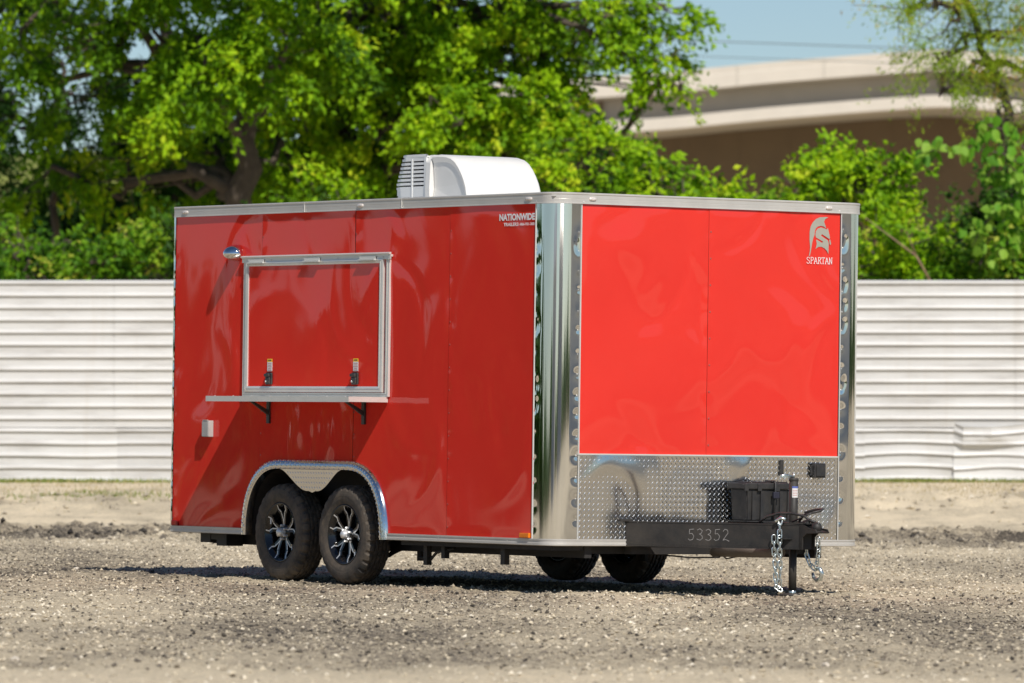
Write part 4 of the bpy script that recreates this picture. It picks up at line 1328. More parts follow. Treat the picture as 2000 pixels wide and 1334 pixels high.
def wheel_bits(parent, flip):
    tyre = make_tyre().build("tyre", MAT['tyre'], parent)
    rim = make_rim().build("rim", MAT['rim_black'], parent)
    for s5 in range(5):
        a0 = R(90 + 72 * s5 + 0)
        sp = MB(); ed = MB()
        for sg in (-1, 1):
            pts = [(0.050, R(5)), (0.095, R(9)), (0.140, R(12)), (0.168, R(19)), (0.201, R(17))]
            ys = [-0.056, -0.060, -0.066, -0.072, -0.084]
            P = [Vector((r * math.cos(a0 + sg * t), y, r * math.sin(a0 + sg * t))) for (r, t), y in zip(pts, ys)]
            for k in range(len(P) - 1):
                a, b = P[k], P[k + 1]
                d = (b - a).normalized(); sd = d.cross(Vector((0, 1, 0))).normalized()
                for (mbx, w0, up, dn) in ((sp, 0.013, 0.0, 0.03), (ed, 0.0042, -0.0012, 0.004)):
                    o_ = sd * sg * (-0.0085 if mbx is ed else 0)
                    o_ = o_ * (1 if s5 >= 0 else 1)
                    q = [a + sd * w0 + o_, a - sd * w0 + o_, b - sd * w0 + o_, b + sd * w0 + o_]
                    vs = [v + Vector((0, up, 0)) for v in q] + [v + Vector((0, dn, 0)) for v in q]
                    mbx.add(vs, [(0, 1, 2, 3), (7, 6, 5, 4), (0, 4, 5, 1), (1, 5, 6, 2), (2, 6, 7, 3), (3, 7, 4, 0)])
        so_ = sp.build("spoke", MAT['rim_black'], parent)
        ed.build("spoke_edge", MAT['rim_silver'], parent)
    MB().lathe([(0.0005, -0.112), (0.014, -0.112), (0.024, -0.107), (0.028, -0.098), (0.030, -0.060)], 24, 'y').build("hub_cap", MAT['rim_silver'], parent)
    for k in range(6):
        a = R(30 + 60 * k)
        MB().lathe([(0.0005, -0.088), (0.007, -0.086), (0.0095, -0.080), (0.0095, -0.055)], 6, 'y', org=(0.047 * math.cos(a), 0, 0.047 * math.sin(a)), smooth=False).build("lug_nut", MAT['rim_silver'], parent)
w0 = empty("wheel", T, (-3.390, -1.203, 0.342))
wheel_bits(w0, False)
MB().box((-0.135, -0.0865, 0.055), (-0.120, -0.088, 0.10)).build("white_sticker", MAT['sticker_white'], w0)
def copy_wheel(loc, rz, ry):
    e = w0.copy(); COL.objects.link(e); e.parent = T; e.location = loc
    e.rotation_euler = (0, ry, rz)
    for ch in list(w0.children):
        if ch.name.startswith("white_sticker"): continue
        c = ch.copy(); COL.objects.link(c); c.parent = e
    return e
copy_wheel((-2.549, -1.203, 0.342), 0, R(10))
copy_wheel((-3.390, 1.172, 0.342), math.pi, 0)
copy_wheel((-2.549, 1.172, 0.342), math.pi, R(20))

# ---- chassis
for s in (-1, 1):
    MB().box((-4.80, s * 0.93, 0.235), (-0.05, s * 0.985, 0.329)).build("frame_rail", MAT['dark'], T)
for x in (-4.6, -4.2, -1.75, -1.35, -0.95, -0.55, -0.16):
    MB().box((x - 0.025, -0.927, 0.262), (x + 0.025, 0.927, 0.3285)).build("crossmember", MAT['dark'], T)
MB().box((-1.9, -1.24, 0.285), (-0.06, -0.99, 0.3155)).build("outrigger_sheet", MAT['dark'], T)
for x in (-3.39, -2.549):
    MB().tube([(x, -1.1, 0.342), (x, -0.9, 0.30), (x, 0.9, 0.30), (x, 1.1, 0.342)], 0.035, 10).build("axle", MAT['dark'], T)
for s in (-1, 1):
    for x in (-3.39, -2.549):
        mb = MB()
        for lay in range(4):
            h = 0.26 - lay * 0.05
            pts = [(x - h + 2 * h * t, s * 0.95, 0.215 - lay * 0.009 + 0.05 * (2 * t - 1) ** 2) for t in np.linspace(0, 1, 9)]
            for p, q in zip(pts[:-1], pts[1:]):
                mb.add([(p[0], p[1] - 0.022, p[2]), (p[0], p[1] + 0.022, p[2]), (q[0], q[1] + 0.022, q[2]), (q[0], q[1] - 0.022, q[2]),
                        (p[0], p[1] - 0.022, p[2] - 0.007), (p[0], p[1] + 0.022, p[2] - 0.007), (q[0], q[1] + 0.022, q[2] - 0.007), (q[0], q[1] - 0.022, q[2] - 0.007)],
                       [(0, 1, 2, 3), (7, 6, 5, 4), (0, 3, 7, 4), (1, 5, 6, 2)])
        mb.build("leaf_spring", MAT['dark'], T)
        MB().lathe([(0.001, 0), (0.125, 0.0), (0.13, 0.05), (0.09, 0.065), (0.001, 0.065)], 24, 'y', org=(x, s * 1.0 - (0.065 if s > 0 else 0), 0.342)).build("brake_drum", MAT['dark'], T)
    MB().box((-2.99, s * 0.935, 0.16), (-2.95, s * 0.965, 0.30)).build("spring_hanger", MAT['dark'], T)
    MB().box((-2.12, s * 0.935, 0.17), (-2.07, s * 0.965, 0.30)).build("spring_hanger", MAT['dark'], T)
for x in (-1.72, -1.5):
    MB().box((x - 0.022, -1.16, 0.15 if x < -1.6 else 0.2), (x + 0.022, -1.12, 0.29)).build("hanger_bracket", MAT['black'], T)
MB().tube([(-1.85, -1.12, 0.20), (-1.70, -1.13, 0.185), (-1.62, -1.13, 0.24), (-1.4, -1.13, 0.27)], 0.011, 6).build("brake_line", MAT['black'], T)
MB().box((-0.75, -1.19, 0.175), (-0.70, -1.15, 0.30)).box((-0.77, -1.2, 0.285), (-0.66, -1.13, 0.30)).build("step_bracket", MAT['black'], T)
MB().box((-4.715, -1.14, 0.245), (-4.58, -1.02, 0.3140)).box((-4.57, -1.14, 0.268), (-4.47, -1.08, 0.3140)).box((-4.46, -1.16, 0.225), (-4.325, -1.02, 0.3140)).build("rear_stabiliser", MAT['black'], T)
MB().tube([(0.06, 0.0, 0.285), (0.60, 0, 0.29), (0.82, 0, 0.295)], 0.038, 14).build("tongue_tube", MAT['grey_tube'], T)
MB().tube([(-0.3, -0.30, 0.262), (0.0, -0.15, 0.24), (0.15, -0.02, 0.245), (0.18, 0.0, 0.30)], 0.006, 6).build("brake_wire", MAT['black'], T)
MB().tube([(-0.2, 0.25, 0.26), (-0.35, 0.4, 0.225), (-0.5, 0.7, 0.25)], 0.005, 6).build("brake_wire", MAT['black'], T)

# ---- A-frame tongue
def rail(s):
    x0, y0, x1, y1 = 0.006, 0.690, 1.10, 0.045
    a = Vector((x0, s * y0)); b = Vector((x1, s * y1)); d = (b - a).normalized(); n_ = Vector((-d.y, d.x)) * (-s)   # outward
    mb = MB()
    t = 0.055
    z0, z1, fl = 0.318, 0.486, 0.010
    def bx(o0, o1, za, zb, e=0.0):
        if o0 > o1: o0, o1 = o1, o0
        q = [a + n_ * o0, b + n_ * o0, b + n_ * o1, a + n_ * o1]
        vs = [(p.x, p.y, za) for p in q] + [(p.x, p.y, zb) for p in q]
        mb.add(vs, [(3, 2, 1, 0), (4, 5, 6, 7), (0, 1, 5, 4), (1, 2, 6, 5), (2, 3, 7, 6), (3, 0, 4, 7)])
    bx(0.0, t, z0 + fl, z1 - fl)
    bx(-0.003, t, z0, z0 + fl - 0.001); bx(-0.003, t, z1 - fl + 0.001, z1)
    return mb.build("tongue_rail", MAT['black'], T), a, b, d, n_
rail_o, ra, rb_, rd, rn_ = rail(-1)
rail(1)
MB().box((0.009, -0.745, 0.484), (0.03, -0.655, 0.498)).build("mounting_tab", MAT['black'], T)
MB().box((0.03, -0.58, 0.40), (0.07, 0.60, 0.480)).box((0.24, -0.46, 0.40), (0.28, 0.54, 0.480)).box((0.74, -0.2, 0.40), (0.79, 0.2, 0.478)).build("tongue_crossbar", MAT['black'], T)
MB().box((-0.08, -0.64, 0.262), (0.0, 0.64, 0.312)).build("front_crossmember", MAT['dark'], T)
# number chalked on the rail
def strokes(segs, fn, w, name, mat, parent, depth=0.0008):
    mb = MB()
    for line in segs:
        for (p, q) in zip(line[:-1], line[1:]):
            a, b = Vector(p), Vector(q); d = (b - a)
            if d.length < 1e-6: continue
            d.normalize(); n_ = Vector((-d.y, d.x)) * w / 2; e = d * w * 0.3
            mb.prism([tuple(a - e + n_), tuple(a - e - n_), tuple(b + e - n_), tuple(b + e + n_)], fn, 0.0004, 0.0004 + depth)
    return mb.build(name, mat, parent)
dig = {'5': [[(0.75, 1.0), (0.2, 0.96), (0.18, 0.58), (0.5, 0.62), (0.75, 0.38), (0.6, 0.08), (0.25, 0.0), (0.05, 0.12)]],
       '3': [[(0.1, 0.9), (0.4, 1.02), (0.72, 0.86), (0.6, 0.62), (0.35, 0.55), (0.68, 0.42), (0.75, 0.18), (0.45, 0.0), (0.05, 0.1)]],
       '2': [[(0.1, 0.8), (0.3, 1.0), (0.65, 0.92), (0.7, 0.66), (0.35, 0.3), (0.08, 0.02), (0.4, 0.10), (0.85, -0.06)]]}
segs = []
for k, ch in enumerate("53352"):
    for l in dig[ch]:
        segs.append([((k * 0.92 + x * 0.86) , y + (0.04 if k == 4 else 0.02 * (k % 2))) for x, y in l])
def rail_fn(u, v, d):
    s = 0.455 + u * 0.068
    p = ra + rd * s - rn_ * d
    return (p.x, p.y, 0.365 + v * 0.075)
strokes(segs, rail_fn, 0.045, "chalk_number", MAT['chalk'], rail_o)

# coupler
cp = MB()
cp.prism([(0.86, -0.175), (1.12, -0.045), (1.12, 0.045), (0.86, 0.175)], lambda u, v, d: (u, v, d), 0.487, 0.495)
cp.prism([(0.98, 0.318), (1.13, 0.318), (1.13, 0.40), (1.17, 0.425), (1.29, 0.43), (1.27, 0.455), (1.20, 0.462), (1.13, 0.484), (0.98, 0.484)], lambda u, v, d: (u, d, v), -0.052, -0.046)
cp.prism([(0.98, 0.318), (1.13, 0.318), (1.13, 0.40), (1.17, 0.425), (1.29, 0.43), (1.27, 0.455), (1.20, 0.462), (1.13, 0.484), (0.98, 0.484)], lambda u, v, d: (u, d, v), 0.046, 0.052)
cp.prism([(1.10, 0.44), (1.28, 0.428), (1.29, 0.436), (1.11, 0.47)], lambda u, v, d: (u, d, v), -0.045, 0.045)
bm = bmesh.new(); bmesh.ops.create_uvsphere(bm, u_segments=16, v_segments=10, radius=0.036)
for v in bm.verts: v.co += Vector((1.215, 0, 0.466))
cp.bm(bm, smooth=True)
cp.build("coupler", MAT['black'], T)
MB().box((1.08, -0.04, 0.484), (1.16, -0.01, 0.505), 0.004).tube([(1.10, -0.025, 0.50), (1.16, -0.02, 0.515), (1.20, 0.0, 0.50)], 0.010, 6).build("coupler_latch", MAT['black_plastic'], T)
MB().box((0.90, -0.150, 0.385), (1.05, -0.060, 0.392)).build("rail_gusset", MAT['black'], T)

# jack
jack = MB()
jack.tube([(0.955, 0, 0.775), (0.955, 0, 0.318)], 0.0295, 20)
jack.lathe([(0.001, 0.790), (0.031, 0.790), (0.033, 0.782), (0.033, 0.772), (0.029, 0.768)], 20, 'z', org=(0.955, 0, 0))
jack.build("jack_post", MAT['black'], T)
MB().tube([(0.955, 0, 0.33), (0.955, 0, 0.045)], 0.0265, 18).build("jack_leg", MAT['black'], T)
MB().tube([(0.955, 0, 0.052), (0.955, 0, 0.006)], 0.0235, 18).build("jack_ram", MAT['zinc'], T)
MB().lathe([(0.001, 0.026), (0.078, 0.024), (0.088, 0.018), (0.088, 0.006), (0.001, 0.002)], 24, 'z', org=(0.955, 0, 0)).build("jack_foot", MAT['black'], T)
MB().tube([(0.955, 0, 0.790), (0.955, 0, 0.822), ], 0.006, 8).box((0.930, -0.10, 0.792), (0.948, -0.005, 0.800)).tube([(0.94, -0.005, 0.796), (0.94, -0.06, 0.808), (0.94, -0.10, 0.805)], [0.012, 0.010, 0.007], 6).build("jack_handle", MAT['zinc'], T)
def cyl_patch(name, r, cx, cy, a0, a1, z0, z1, mat, parent=T):
    n = 8
    V = []; F = []
    for i in range(n + 1):
        a = a0 + (a1 - a0) * i / n
        V += [(cx + r * math.cos(a), cy + r * math.sin(a), z0), (cx + r * math.cos(a), cy + r * math.sin(a), z1)]
    for i in range(n): F.append((2 * i, 2 * i + 2, 2 * i + 3, 2 * i + 1))
    return MB().add(V, F, True).build(name, mat, parent)
st = cyl_patch("jack_label", 0.0305, 0.955, 0, R(-55), R(30), 0.660, 0.735, MAT['sticker_white'])
cyl_patch("label_band", 0.0309, 0.955, 0, R(-55), R(30), 0.722, 0.735, MAT['sticker_blue'], st)
for k in range(4):
    cyl_patch("label_line", 0.0309, 0.955, 0, R(-48), R(20 - 7 * (k % 2)), 0.707 - k * 0.011, 0.7095 - k * 0.011, MAT['sticker_ink'], st)

# battery box
bb = MB(); BX, BY_, BZ = -0.44, 0.315, -0.035
def taper_box(mb, x0, x1, y0, y1, z0, z1, t, bev=0.006):
    bm = bmesh.new(); bmesh.ops.create_cube(bm, size=1)
    for v in bm.verts:
        f = t if v.co.z < 0 else 0
        v.co = Vector((x0 + f + (v.co.x + .5) * (x1 - x0 - 2 * f), y0 + f + (v.co.y + .5) * (y1 - y0 - 2 * f), z0 + (v.co.z + .5) * (z1 - z0)))
    bmesh.ops.bevel(bm, geom=bm.edges[:], offset=bev, segments=2, affect='EDGES')
    mb.bm(bm)
taper_box(bb, 0.50, 0.69, -0.185, 0.205, 0.496, 0.705, 0.010)
bb.box((0.47, -0.21, 0.4865), (0.73, 0.21, 0.4945))
for y in (-0.13, -0.06, 0.10, 0.165):
    bb.box((0.683, y - 0.012, 0.50), (0.696, y + 0.012, 0.695))
box = bb.build("battery_box", MAT['black_plastic'], T)
box.location = (BX, BY_, 0)
lid = MB(); lid.box((0.485, -0.203, 0.706), (0.705, 0.222, 0.750), 0.008)
lid.box((0.52, -0.15, 0.750), (0.67, 0.17, 0.758), 0.004)
for y in (-0.2, -0.09, 0.06, 0.215): lid.box((0.703, y - 0.016, 0.694), (0.712, y + 0.016, 0.742), 0.003)
lid.build("lid", MAT['black_plastic'], box)
MB().tube([(0.60, 0.035, 0.762), (0.706, 0.035, 0.761), (0.716, 0.035, 0.75), (0.716, 0.035, 0.66), (0.71, 0.02, 0.50)], 0.008, 6).build("strap", MAT['black_plastic'], box)
MB().box((0.712, 0.010, 0.645), (0.732, 0.060, 0.69), 0.005).build("buckle", MAT['grille_dark'], box)

# chains
link_me = None
def chain_link():
    mb = MB()
    pts = []
    L, r = 0.0175, 0.0135
    for i in range(8): t = -math.pi / 2 + math.pi * i / 7; pts.append((r * math.cos(t + math.pi / 2), 0, L + r * math.sin(t + math.pi / 2)))
    for i in range(8): t = math.pi * i / 7; pts.append((-r * math.cos(t), 0, -L - r * math.sin(t)))
    mb.tube(pts, 0.0047, 6, closed=True)
    return mb
def chain(path, name, lab):
    """path points in trailer frame, links laid along it"""
    global link_me
    root = empty(name, T, (0, 0, 0))
    P = [Vector(p) for p in path]
    seg = [(P[i + 1] - P[i]).length for i in range(len(P) - 1)]
    tot = sum(seg); s = 0.02; k = 0
    while s < tot:
        a = s; i = 0
        while i < len(seg) - 1 and a > seg[i]: a -= seg[i]; i += 1
        p = P[i].lerp(P[i + 1], min(1, a / seg[i])); d = (P[i + 1] - P[i]).normalized()
        q = d.to_track_quat('Z', 'Y')
        if link_me is None:
            o = chain_link().build("chain_link", MAT['zinc'], root); link_me = o.data
        else:
            o = link("chain_link", link_me, root)
        o.rotation_mode = 'QUATERNION'
        tw = R(20 + 90 * (k % 2) + (k * 37 % 17) - 8)
        from mathutils import Quaternion
        o.rotation_quaternion = q @ Quaternion((0, 0, 1), tw)
        o.location = p
        s += 0.0415; k += 1
    root["label"] = lab
    return root
chain([(0.985, -0.125, 0.52), (0.995, -0.142, 0.47), (1.00, -0.143, 0.40), (1.00, -0.142, 0.30), (1.00, -0.135, 0.17), (0.99, -0.135, 0.055), (0.975, -0.150, 0.07), (0.968, -0.152, 0.18), (0.962, -0.160, 0.30), (0.960, -0.162, 0.40)], "safety_chain", "safety chain hanging in a double strand in front of the near rail")
chain([(1.10, 0.10, 0.395), (1.098, 0.105, 0.30), (1.085, 0.10, 0.20)], "safety_chain", "short safety chain with hook beyond the coupler")
chain([(1.02, 0.06, 0.33), (1.02, 0.07, 0.27), (1.035, 0.08, 0.22), (1.06, 0.095, 0.195)], "safety_chain", "loose end of the far safety chain, gathered at its hook")
MB().tube([(1.085, 0.10, 0.20 + 0.0), (1.11, 0.11, 0.19), (1.125, 0.115, 0.16), (1.11, 0.115, 0.125), (1.075, 0.11, 0.115), (1.045, 0.105, 0.135), (1.04, 0.10, 0.165)], [0.012, 0.014, 0.015, 0.016, 0.015, 0.012, 0.007], 8).build("chain_hook", MAT['zinc'], T)
MB().tube([(0.965, -0.155, 0.50), (0.99, -0.13, 0.525), (1.02, -0.11, 0.515)], 0.012, 8).build("shackle", MAT['zinc'], T)
# black cables over the coupler
MB().tube([(0.80, -0.17, 0.492), (0.86, -0.15, 0.53), (0.93, -0.10, 0.555), (1.02, -0.06, 0.556), (1.10, -0.02, 0.54), (1.17, 0.0, 0.50)], 0.0085, 8).build("trailer_cable", MAT['black_plastic'], T)
MB().tube([(0.95, 0.05, 0.50), (1.03, 0.03, 0.545), (1.09, 0.05, 0.56), (1.12, 0.10, 0.575), (1.08, 0.15, 0.585), (1.0, 0.14, 0.58), (0.97, 0.08, 0.56)], 0.0085, 8).build("trailer_cable", MAT['black_plastic'], T)
MB().tube([(0.98, -0.05, 0.49), (1.05, 0.0, 0.53), (1.12, 0.03, 0.56)], 0.006, 6).build("breakaway_cable", MAT['black_plastic'], T)
# bits on the plate
MB().box((0.004, 0.85, 0.785), (0.045, 0.945, 0.885), 0.006).box((0.004, 0.84, 0.80), (0.02, 0.95, 0.87), 0.004).box((0.046, 0.862, 0.797), (0.052, 0.936, 0.872), 0.002).build("plug_holder", MAT['black_plastic'], T)
MB().box((0.004, 0.578, 0.795), (0.022, 0.605, 0.905), 0.004).build("handle_bar", MAT['black_plastic'], T)

# ---- serving window
sw = empty("serving_window", T, (0, 0, 0))
Y0 = -W2
MB().prism([(-3.80, 1.385), (-2.105, 1.385), (-2.105, 2.215), (-3.80, 2.215)], lambda u, v, d: (u, d, v), Y0 - 0.010, Y0 - 0.012).build("backing", MAT['dark'], sw)
A, Z = np.meshgrid(np.linspace(-3.815, -2.09, 70), np.linspace(1.372, 2.232, 38))
D = 0.020 + warp(A + 3.815, Z - 1.37, 401, 0.0017, 8, 1.72, 0.86)
for (da, dz) in ((-3.515, 1.42), (-2.388, 1.42)):
    D -= 0.003 * np.exp(-((A - da) ** 2 + (Z - dz) ** 2) / 0.10 ** 2)
V = np.stack([A, Y0 - D, Z], -1).reshape(-1, 3); i, j = np.meshgrid(np.arange(69), np.arange(37)); q = (j * 70 + i).ravel()
np_mesh("door_panel", V, np.stack([q, q + 1, q + 71, q + 70], -1), MAT['red'], sw, smooth=True)
def rect_frame(x0, x1, z0, z1, w, wt, wb, prof, name, mat, parent):
    """mitred frame; prof [(t 0..1 across from outer edge inwards, out)]"""
    V, F = [], []
    m = len(prof)
    cs = []
    for (t, d) in prof:
        cs.append([(x0 + w * t, z0 + wb * t), (x1 - w * t, z0 + wb * t), (x1 - w * t, z1 - wt * t), (x0 + w * t, z1 - wt * t)])
    for k in range(4):
        for j in range(m): V.append((cs[j][k][0], Y0 - prof[j][1], cs[j][k][1]))
    for k in range(4):
        k2 = (k + 1) % 4
        for j in range(m - 1): F.append((k * m + j, k2 * m + j, k2 * m + j + 1, k * m + j + 1))
    return MB().add(V, F).build(name, mat, parent)
rect_frame(-3.893, -1.985, 1.303, 2.283, 0.036, 0.026, 0.026, [(0, 0.0), (0.0, 0.016), (0.06, 0.018), (0.42, 0.018), (0.46, 0.012), (0.60, 0.012), (0.64, 0.020), (1.0, 0.020), (1.0, 0.0)], "outer_frame", MAT['alu_bright'], sw)
rect_frame(-3.853, -2.052, 1.333, 2.262, 0.042, 0.036, 0.040, [(0, 0.001), (0.0, 0.026), (0.42, 0.029), (0.46, 0.024), (0.62, 0.024), (0.66, 0.030), (1.0, 0.028), (1.0, 0.018)], "door_frame", MAT['alu_bright'], sw)
# drip cap over the door
MB().prism([(0.0, 2.302), (-0.018, 2.298), (-0.021, 2.292), (-0.018, 2.288), (-0.006, 2.288), (-0.006, 2.252), (0.0, 2.252)], lambda u, v, d: (d, Y0 - 0.018 + u, v), -3.905, -1.962).build("drip_cap", MAT['alu_bright'], sw)
MB().prism([(0.0, 2.286), (-0.019, 2.286), (-0.019, 2.270), (0.0, 2.270)], lambda u, v, d: (d, Y0 + u, v), -3.903, -1.964).build("cap_flange", MAT['alu_bright'], sw)
for x in (-3.70, -2.96, -2.24):
    MB().box((x - 0.105, Y0 - 0.031, 2.246), (x + 0.105, Y0 - 0.048, 2.256)).box((x - 0.1, Y0 - 0.031, 2.256), (x + 0.1, Y0 - 0.036, 2.275)).build("hinge", MAT['alu_bright'], sw)
mb = MB()
for x in np.linspace(-3.80, -2.05, 7): dome(mb, (x, Y0 - 0.0265, 2.268), (0, -1, 0), 0.005)
for z in np.linspace(1.42, 2.2, 5): dome(mb, (-2.012, Y0 - 0.019, z), (0, -1, 0), 0.004)
mb.build("screws", MAT['alu'], sw, kind='stuff')
def latch(x):
    l = MB(); l.box((x - 0.042, Y0 - 0.022, 1.385), (x + 0.042, Y0 - 0.036, 1.470), 0.008)
    l.box((x - 0.030, Y0 - 0.036, 1.440), (x + 0.030, Y0 - 0.056, 1.462), 0.005)
    l.box((x - 0.022, Y0 - 0.036, 1.392), (x + 0.034, Y0 - 0.050, 1.436), 0.006)
    l.build("latch", MAT['black_plastic'], sw)
    MB().lathe([(0.0005, 0), (0.007, 0), (0.007, 0.004)], 12, 'y', org=(x - 0.008, Y0 - 0.055, 1.408)).build("latch_lock", MAT['zinc'], sw)
    s = MB(); s.box((x - 0.034, Y0 - 0.0215, 1.480), (x + 0.030, Y0 - 0.0232, 1.545), 0, 0); s.box((x - 0.034, Y0 - 0.0215, 1.545), (x + 0.030, Y0 - 0.0232, 1.568), 0, 1)
    for k, w in enumerate((0.05, 0.044, 0.052, 0.04, 0.05)):
        s.box((x - 0.002 - w / 2, Y0 - 0.0233, 1.536 - k * 0.0115), (x - 0.002 + w / 2, Y0 - 0.0237, 1.5325 - k * 0.0115), 0, 2)
    s.box((x - 0.022, Y0 - 0.0233, 1.553), (x + 0.018, Y0 - 0.0237, 1.560), 0, 3)
    s.build("warning_sticker", [MAT['sticker_white'], MAT['sticker_yellow'], MAT['sticker_ink'], MAT['black_plastic']], sw)
latch(-3.515); latch(-2.388)

# ---- shelf
sh = MB()
sh.box((-3.883, Y0 - 0.004, 1.288), (-2.003, Y0 - 0.325, 1.300))
sh.box((-3.883, Y0 - 0.3235, 1.262), (-2.003, Y0 - 0.3265, 1.2995))
sh.box((-3.8845, Y0 - 0.004, 1.264), (-3.8815, Y0 - 0.3225, 1.2995)).box((-2.0045, Y0 - 0.004, 1.264), (-2.0015, Y0 - 0.3225, 1.2995))
sh.box((-3.883, Y0 - 0.001, 1.300), (-2.003, Y0 - 0.0145, 1.316))
shelf = sh.build("shelf", MAT['alu_bright'], T)
mb = MB()
for x in np.linspace(-3.8, -2.08, 8): dome(mb, (x, Y0 - 0.300, 1.301), (0, -0.3, 1), 0.006, 0.004)
mb.build("screws", MAT['alu_bright'], shelf, kind='stuff')
for x in (-3.545, -2.300):
    b_ = MB()
    b_.box((x - 0.019, Y0 - 0.003, 1.110), (x + 0.019, Y0 - 0.018, 1.286), 0.002)
    b_.box((x - 0.019, Y0 - 0.0185, 1.270), (x + 0.019, Y0 - 0.290, 1.2865), 0.002)
    b_.add([(x - 0.010, Y0 - 0.010, 1.20), (x + 0.010, Y0 - 0.010, 1.20), (x + 0.010, Y0 - 0.16, 1.276), (x - 0.010, Y0 - 0.16, 1.276),
            (x - 0.010, Y0 - 0.010, 1.165), (x + 0.010, Y0 - 0.010, 1.165), (x + 0.010, Y0 - 0.185, 1.276), (x - 0.010, Y0 - 0.185, 1.276)],
           [(0, 1, 2, 3), (7, 6, 5, 4), (0, 3, 7, 4), (1, 5, 6, 2)])
    b_.build("bracket", MAT['black_plastic'], shelf)

# ---- porch light, outlet, marker lights
pl = empty("porch_light", T, (0, 0, 0))
bm = bmesh.new(); bmesh.ops.create_uvsphere(bm, u_segments=28, v_segments=16, radius=1)
for v in bm.verts:
    v.co = Vector((-4.005 + v.co.x * 0.088, Y0 - 0.012 - max(0, -v.co.y) * 0.100, 2.318 + v.co.z * (0.066 if v.co.z > 0 else 0.050)))
MB().bm(bm, smooth=True).build("light_shell", MAT['chrome'], pl)
MB().box((-4.075, Y0 - 0.002, 2.285), (-3.935, Y0 - 0.0115, 2.350), 0.004).build("light_base", MAT['alu_bright'], pl)
MB().add([(-4.005 + 0.07 * math.cos(t), Y0 - 0.014 - 0.075 * abs(math.sin(t)), 2.2890) for t in np.linspace(0, math.pi, 15)], [tuple(range(15))]).build("light_lens", MAT['white_plastic'], pl)
ob = MB().box((-4.388, Y0 - 0.002, 1.008), (-4.300, Y0 - 0.044, 1.126), 0.005).box((-4.386, Y0 - 0.0445, 1.012), (-4.302, Y0 - 0.049, 1.118), 0.002)
outl = ob.build("outlet_cover", simple('grey_cover', (0.42, 0.41, 0.39), 0.5), T)
MB().box((-4.375, Y0 - 0.038, 1.126), (-4.315, Y0 - 0.050, 1.131)).build("cover_hinge", MAT['alu'], outl)

def marker(p, n_, mat, w=0.040, h=0.013, name="marker_light", base=None):
    p = Vector(p); n_ = Vector(n_); t = Vector((0, 0, 1)).cross(n_).normalized()
    mb = MB()
    V = []; m = 14
    for ring, (f, o_) in enumerate(((1, 0), (0.92, 0.006), (0.6, 0.010))):
        for i in range(m):
            a = 2 * math.pi * i / m
            V.append(p + t * (w * f * math.copysign(abs(math.cos(a)) ** 0.7, math.cos(a))) + Vector((0, 0, 1)) * h * f * math.copysign(abs(math.sin(a)) ** 0.7, math.sin(a)) + n_ * o_)
    F = [(r_ * m + i, r_ * m + (i + 1) % m, (r_ + 1) * m + (i + 1) % m, (r_ + 1) * m + i) for r_ in range(2) for i in range(m)] + [tuple(2 * m + i for i in range(m))]
    mb.add(V, F, True)
    o = mb.build(name, mat, T)
    b2 = MB(); dome(b2, p + n_ * 0.0095 + t * 0.01, n_, 0.004, 0.003); dome(b2, p + n_ * 0.0095 - t * 0.012, n_, 0.004, 0.003)
    b2.build("light_chip", MAT['alu_bright'], o)
for x in (-4.714, -2.372, -0.292): marker((x, Y0 - 0.0125, 2.630), (0, -1, 0), MAT['clear_lens'])
for y in (-1.0, 0.968): marker((0.0125, y, 2.631), (1, 0, 0), MAT['clear_lens'], 0.030)
for x in (-3.098, -1.845):   # trim joints
    mb = MB().box((x - 0.002, Y0 - 0.0125, 2.602), (x + 0.001, Y0 - 0.0170, 2.668))
    for dx in (-0.022, 0.020): dome(mb, (x + dx, Y0 - 0.0125, 2.612), (0, -1, 0), 0.006, 0.004)
    dome(mb, (x - 0.004, Y0 - 0.0125, 2.648), (0, -1, 0), 0.009, 0.006)
    mb.build("trim_joint", MAT['alu_bright'], T)
mb = MB()
dome(mb, (-0.20, Y0 - 0.0125, 2.612), (0, -1, 0), 0.006, 0.004); dome(mb, (0.0125, -1.07, 2.612), (1, 0, 0), 0.006, 0.004); dome(mb, (0.0125, 1.06, 2.612), (1, 0, 0), 0.007, 0.005)
mb.build("screws", MAT['alu_bright'], T, kind='stuff')
MB().box((-0.345, Y0 - 0.003, 0.365), (-0.232, Y0 - 0.022, 0.398), 0.005).build("side_marker", MAT['orange'], T)
MB().box((-4.845, Y0 - 0.003, 0.365), (-4.760, Y0 - 0.020, 0.402), 0.005).build("side_marker", MAT['red_lens'], T, label="small red marker light at the rear foot of the side")

# ---- lettering
def text_obj(body, width, height, fn, name, mat, parent, bold=0.0, space=1.0):
    cu = bpy.data.curves.new("t", 'FONT'); cu.body = body; cu.size = 1; cu.offset = bold; cu.resolution_u = 3; cu.space_character = space
    o = bpy.data.objects.new("t", cu); COL.objects.link(o)
    bpy.context.view_layer.update()
    dg = bpy.context.evaluated_depsgraph_get()
    me = bpy.data.meshes.new_from_object(o.evaluated_get(dg))
    co = np.array([v.co[:] for v in me.vertices]); mn, mx = co.min(0), co.max(0)
    for v in me.vertices:
        u = (v.co.x - mn[0]) / (mx[0] - mn[0]) * width; w = (v.co.y - mn[1]) / (mx[1] - mn[1]) * height
        v.co = fn(u, w)
    me.materials.clear(); me.materials.append(mat)
    bpy.data.objects.remove(o); me.name = name
    return link(name, me, parent)
ls = lambda x, z: (lambda u, v: (x + u, Y0 - 0.0058, z + v))
text_obj("NATIONWIDE", 0.425, 0.047, ls(-0.652, 2.489), "lettering", MAT['white_vinyl'], T, 0.045)
text_obj("TRAILERS", 0.172, 0.0235, ls(-0.598, 2.452), "lettering", MAT['white_vinyl'], T, 0.03)
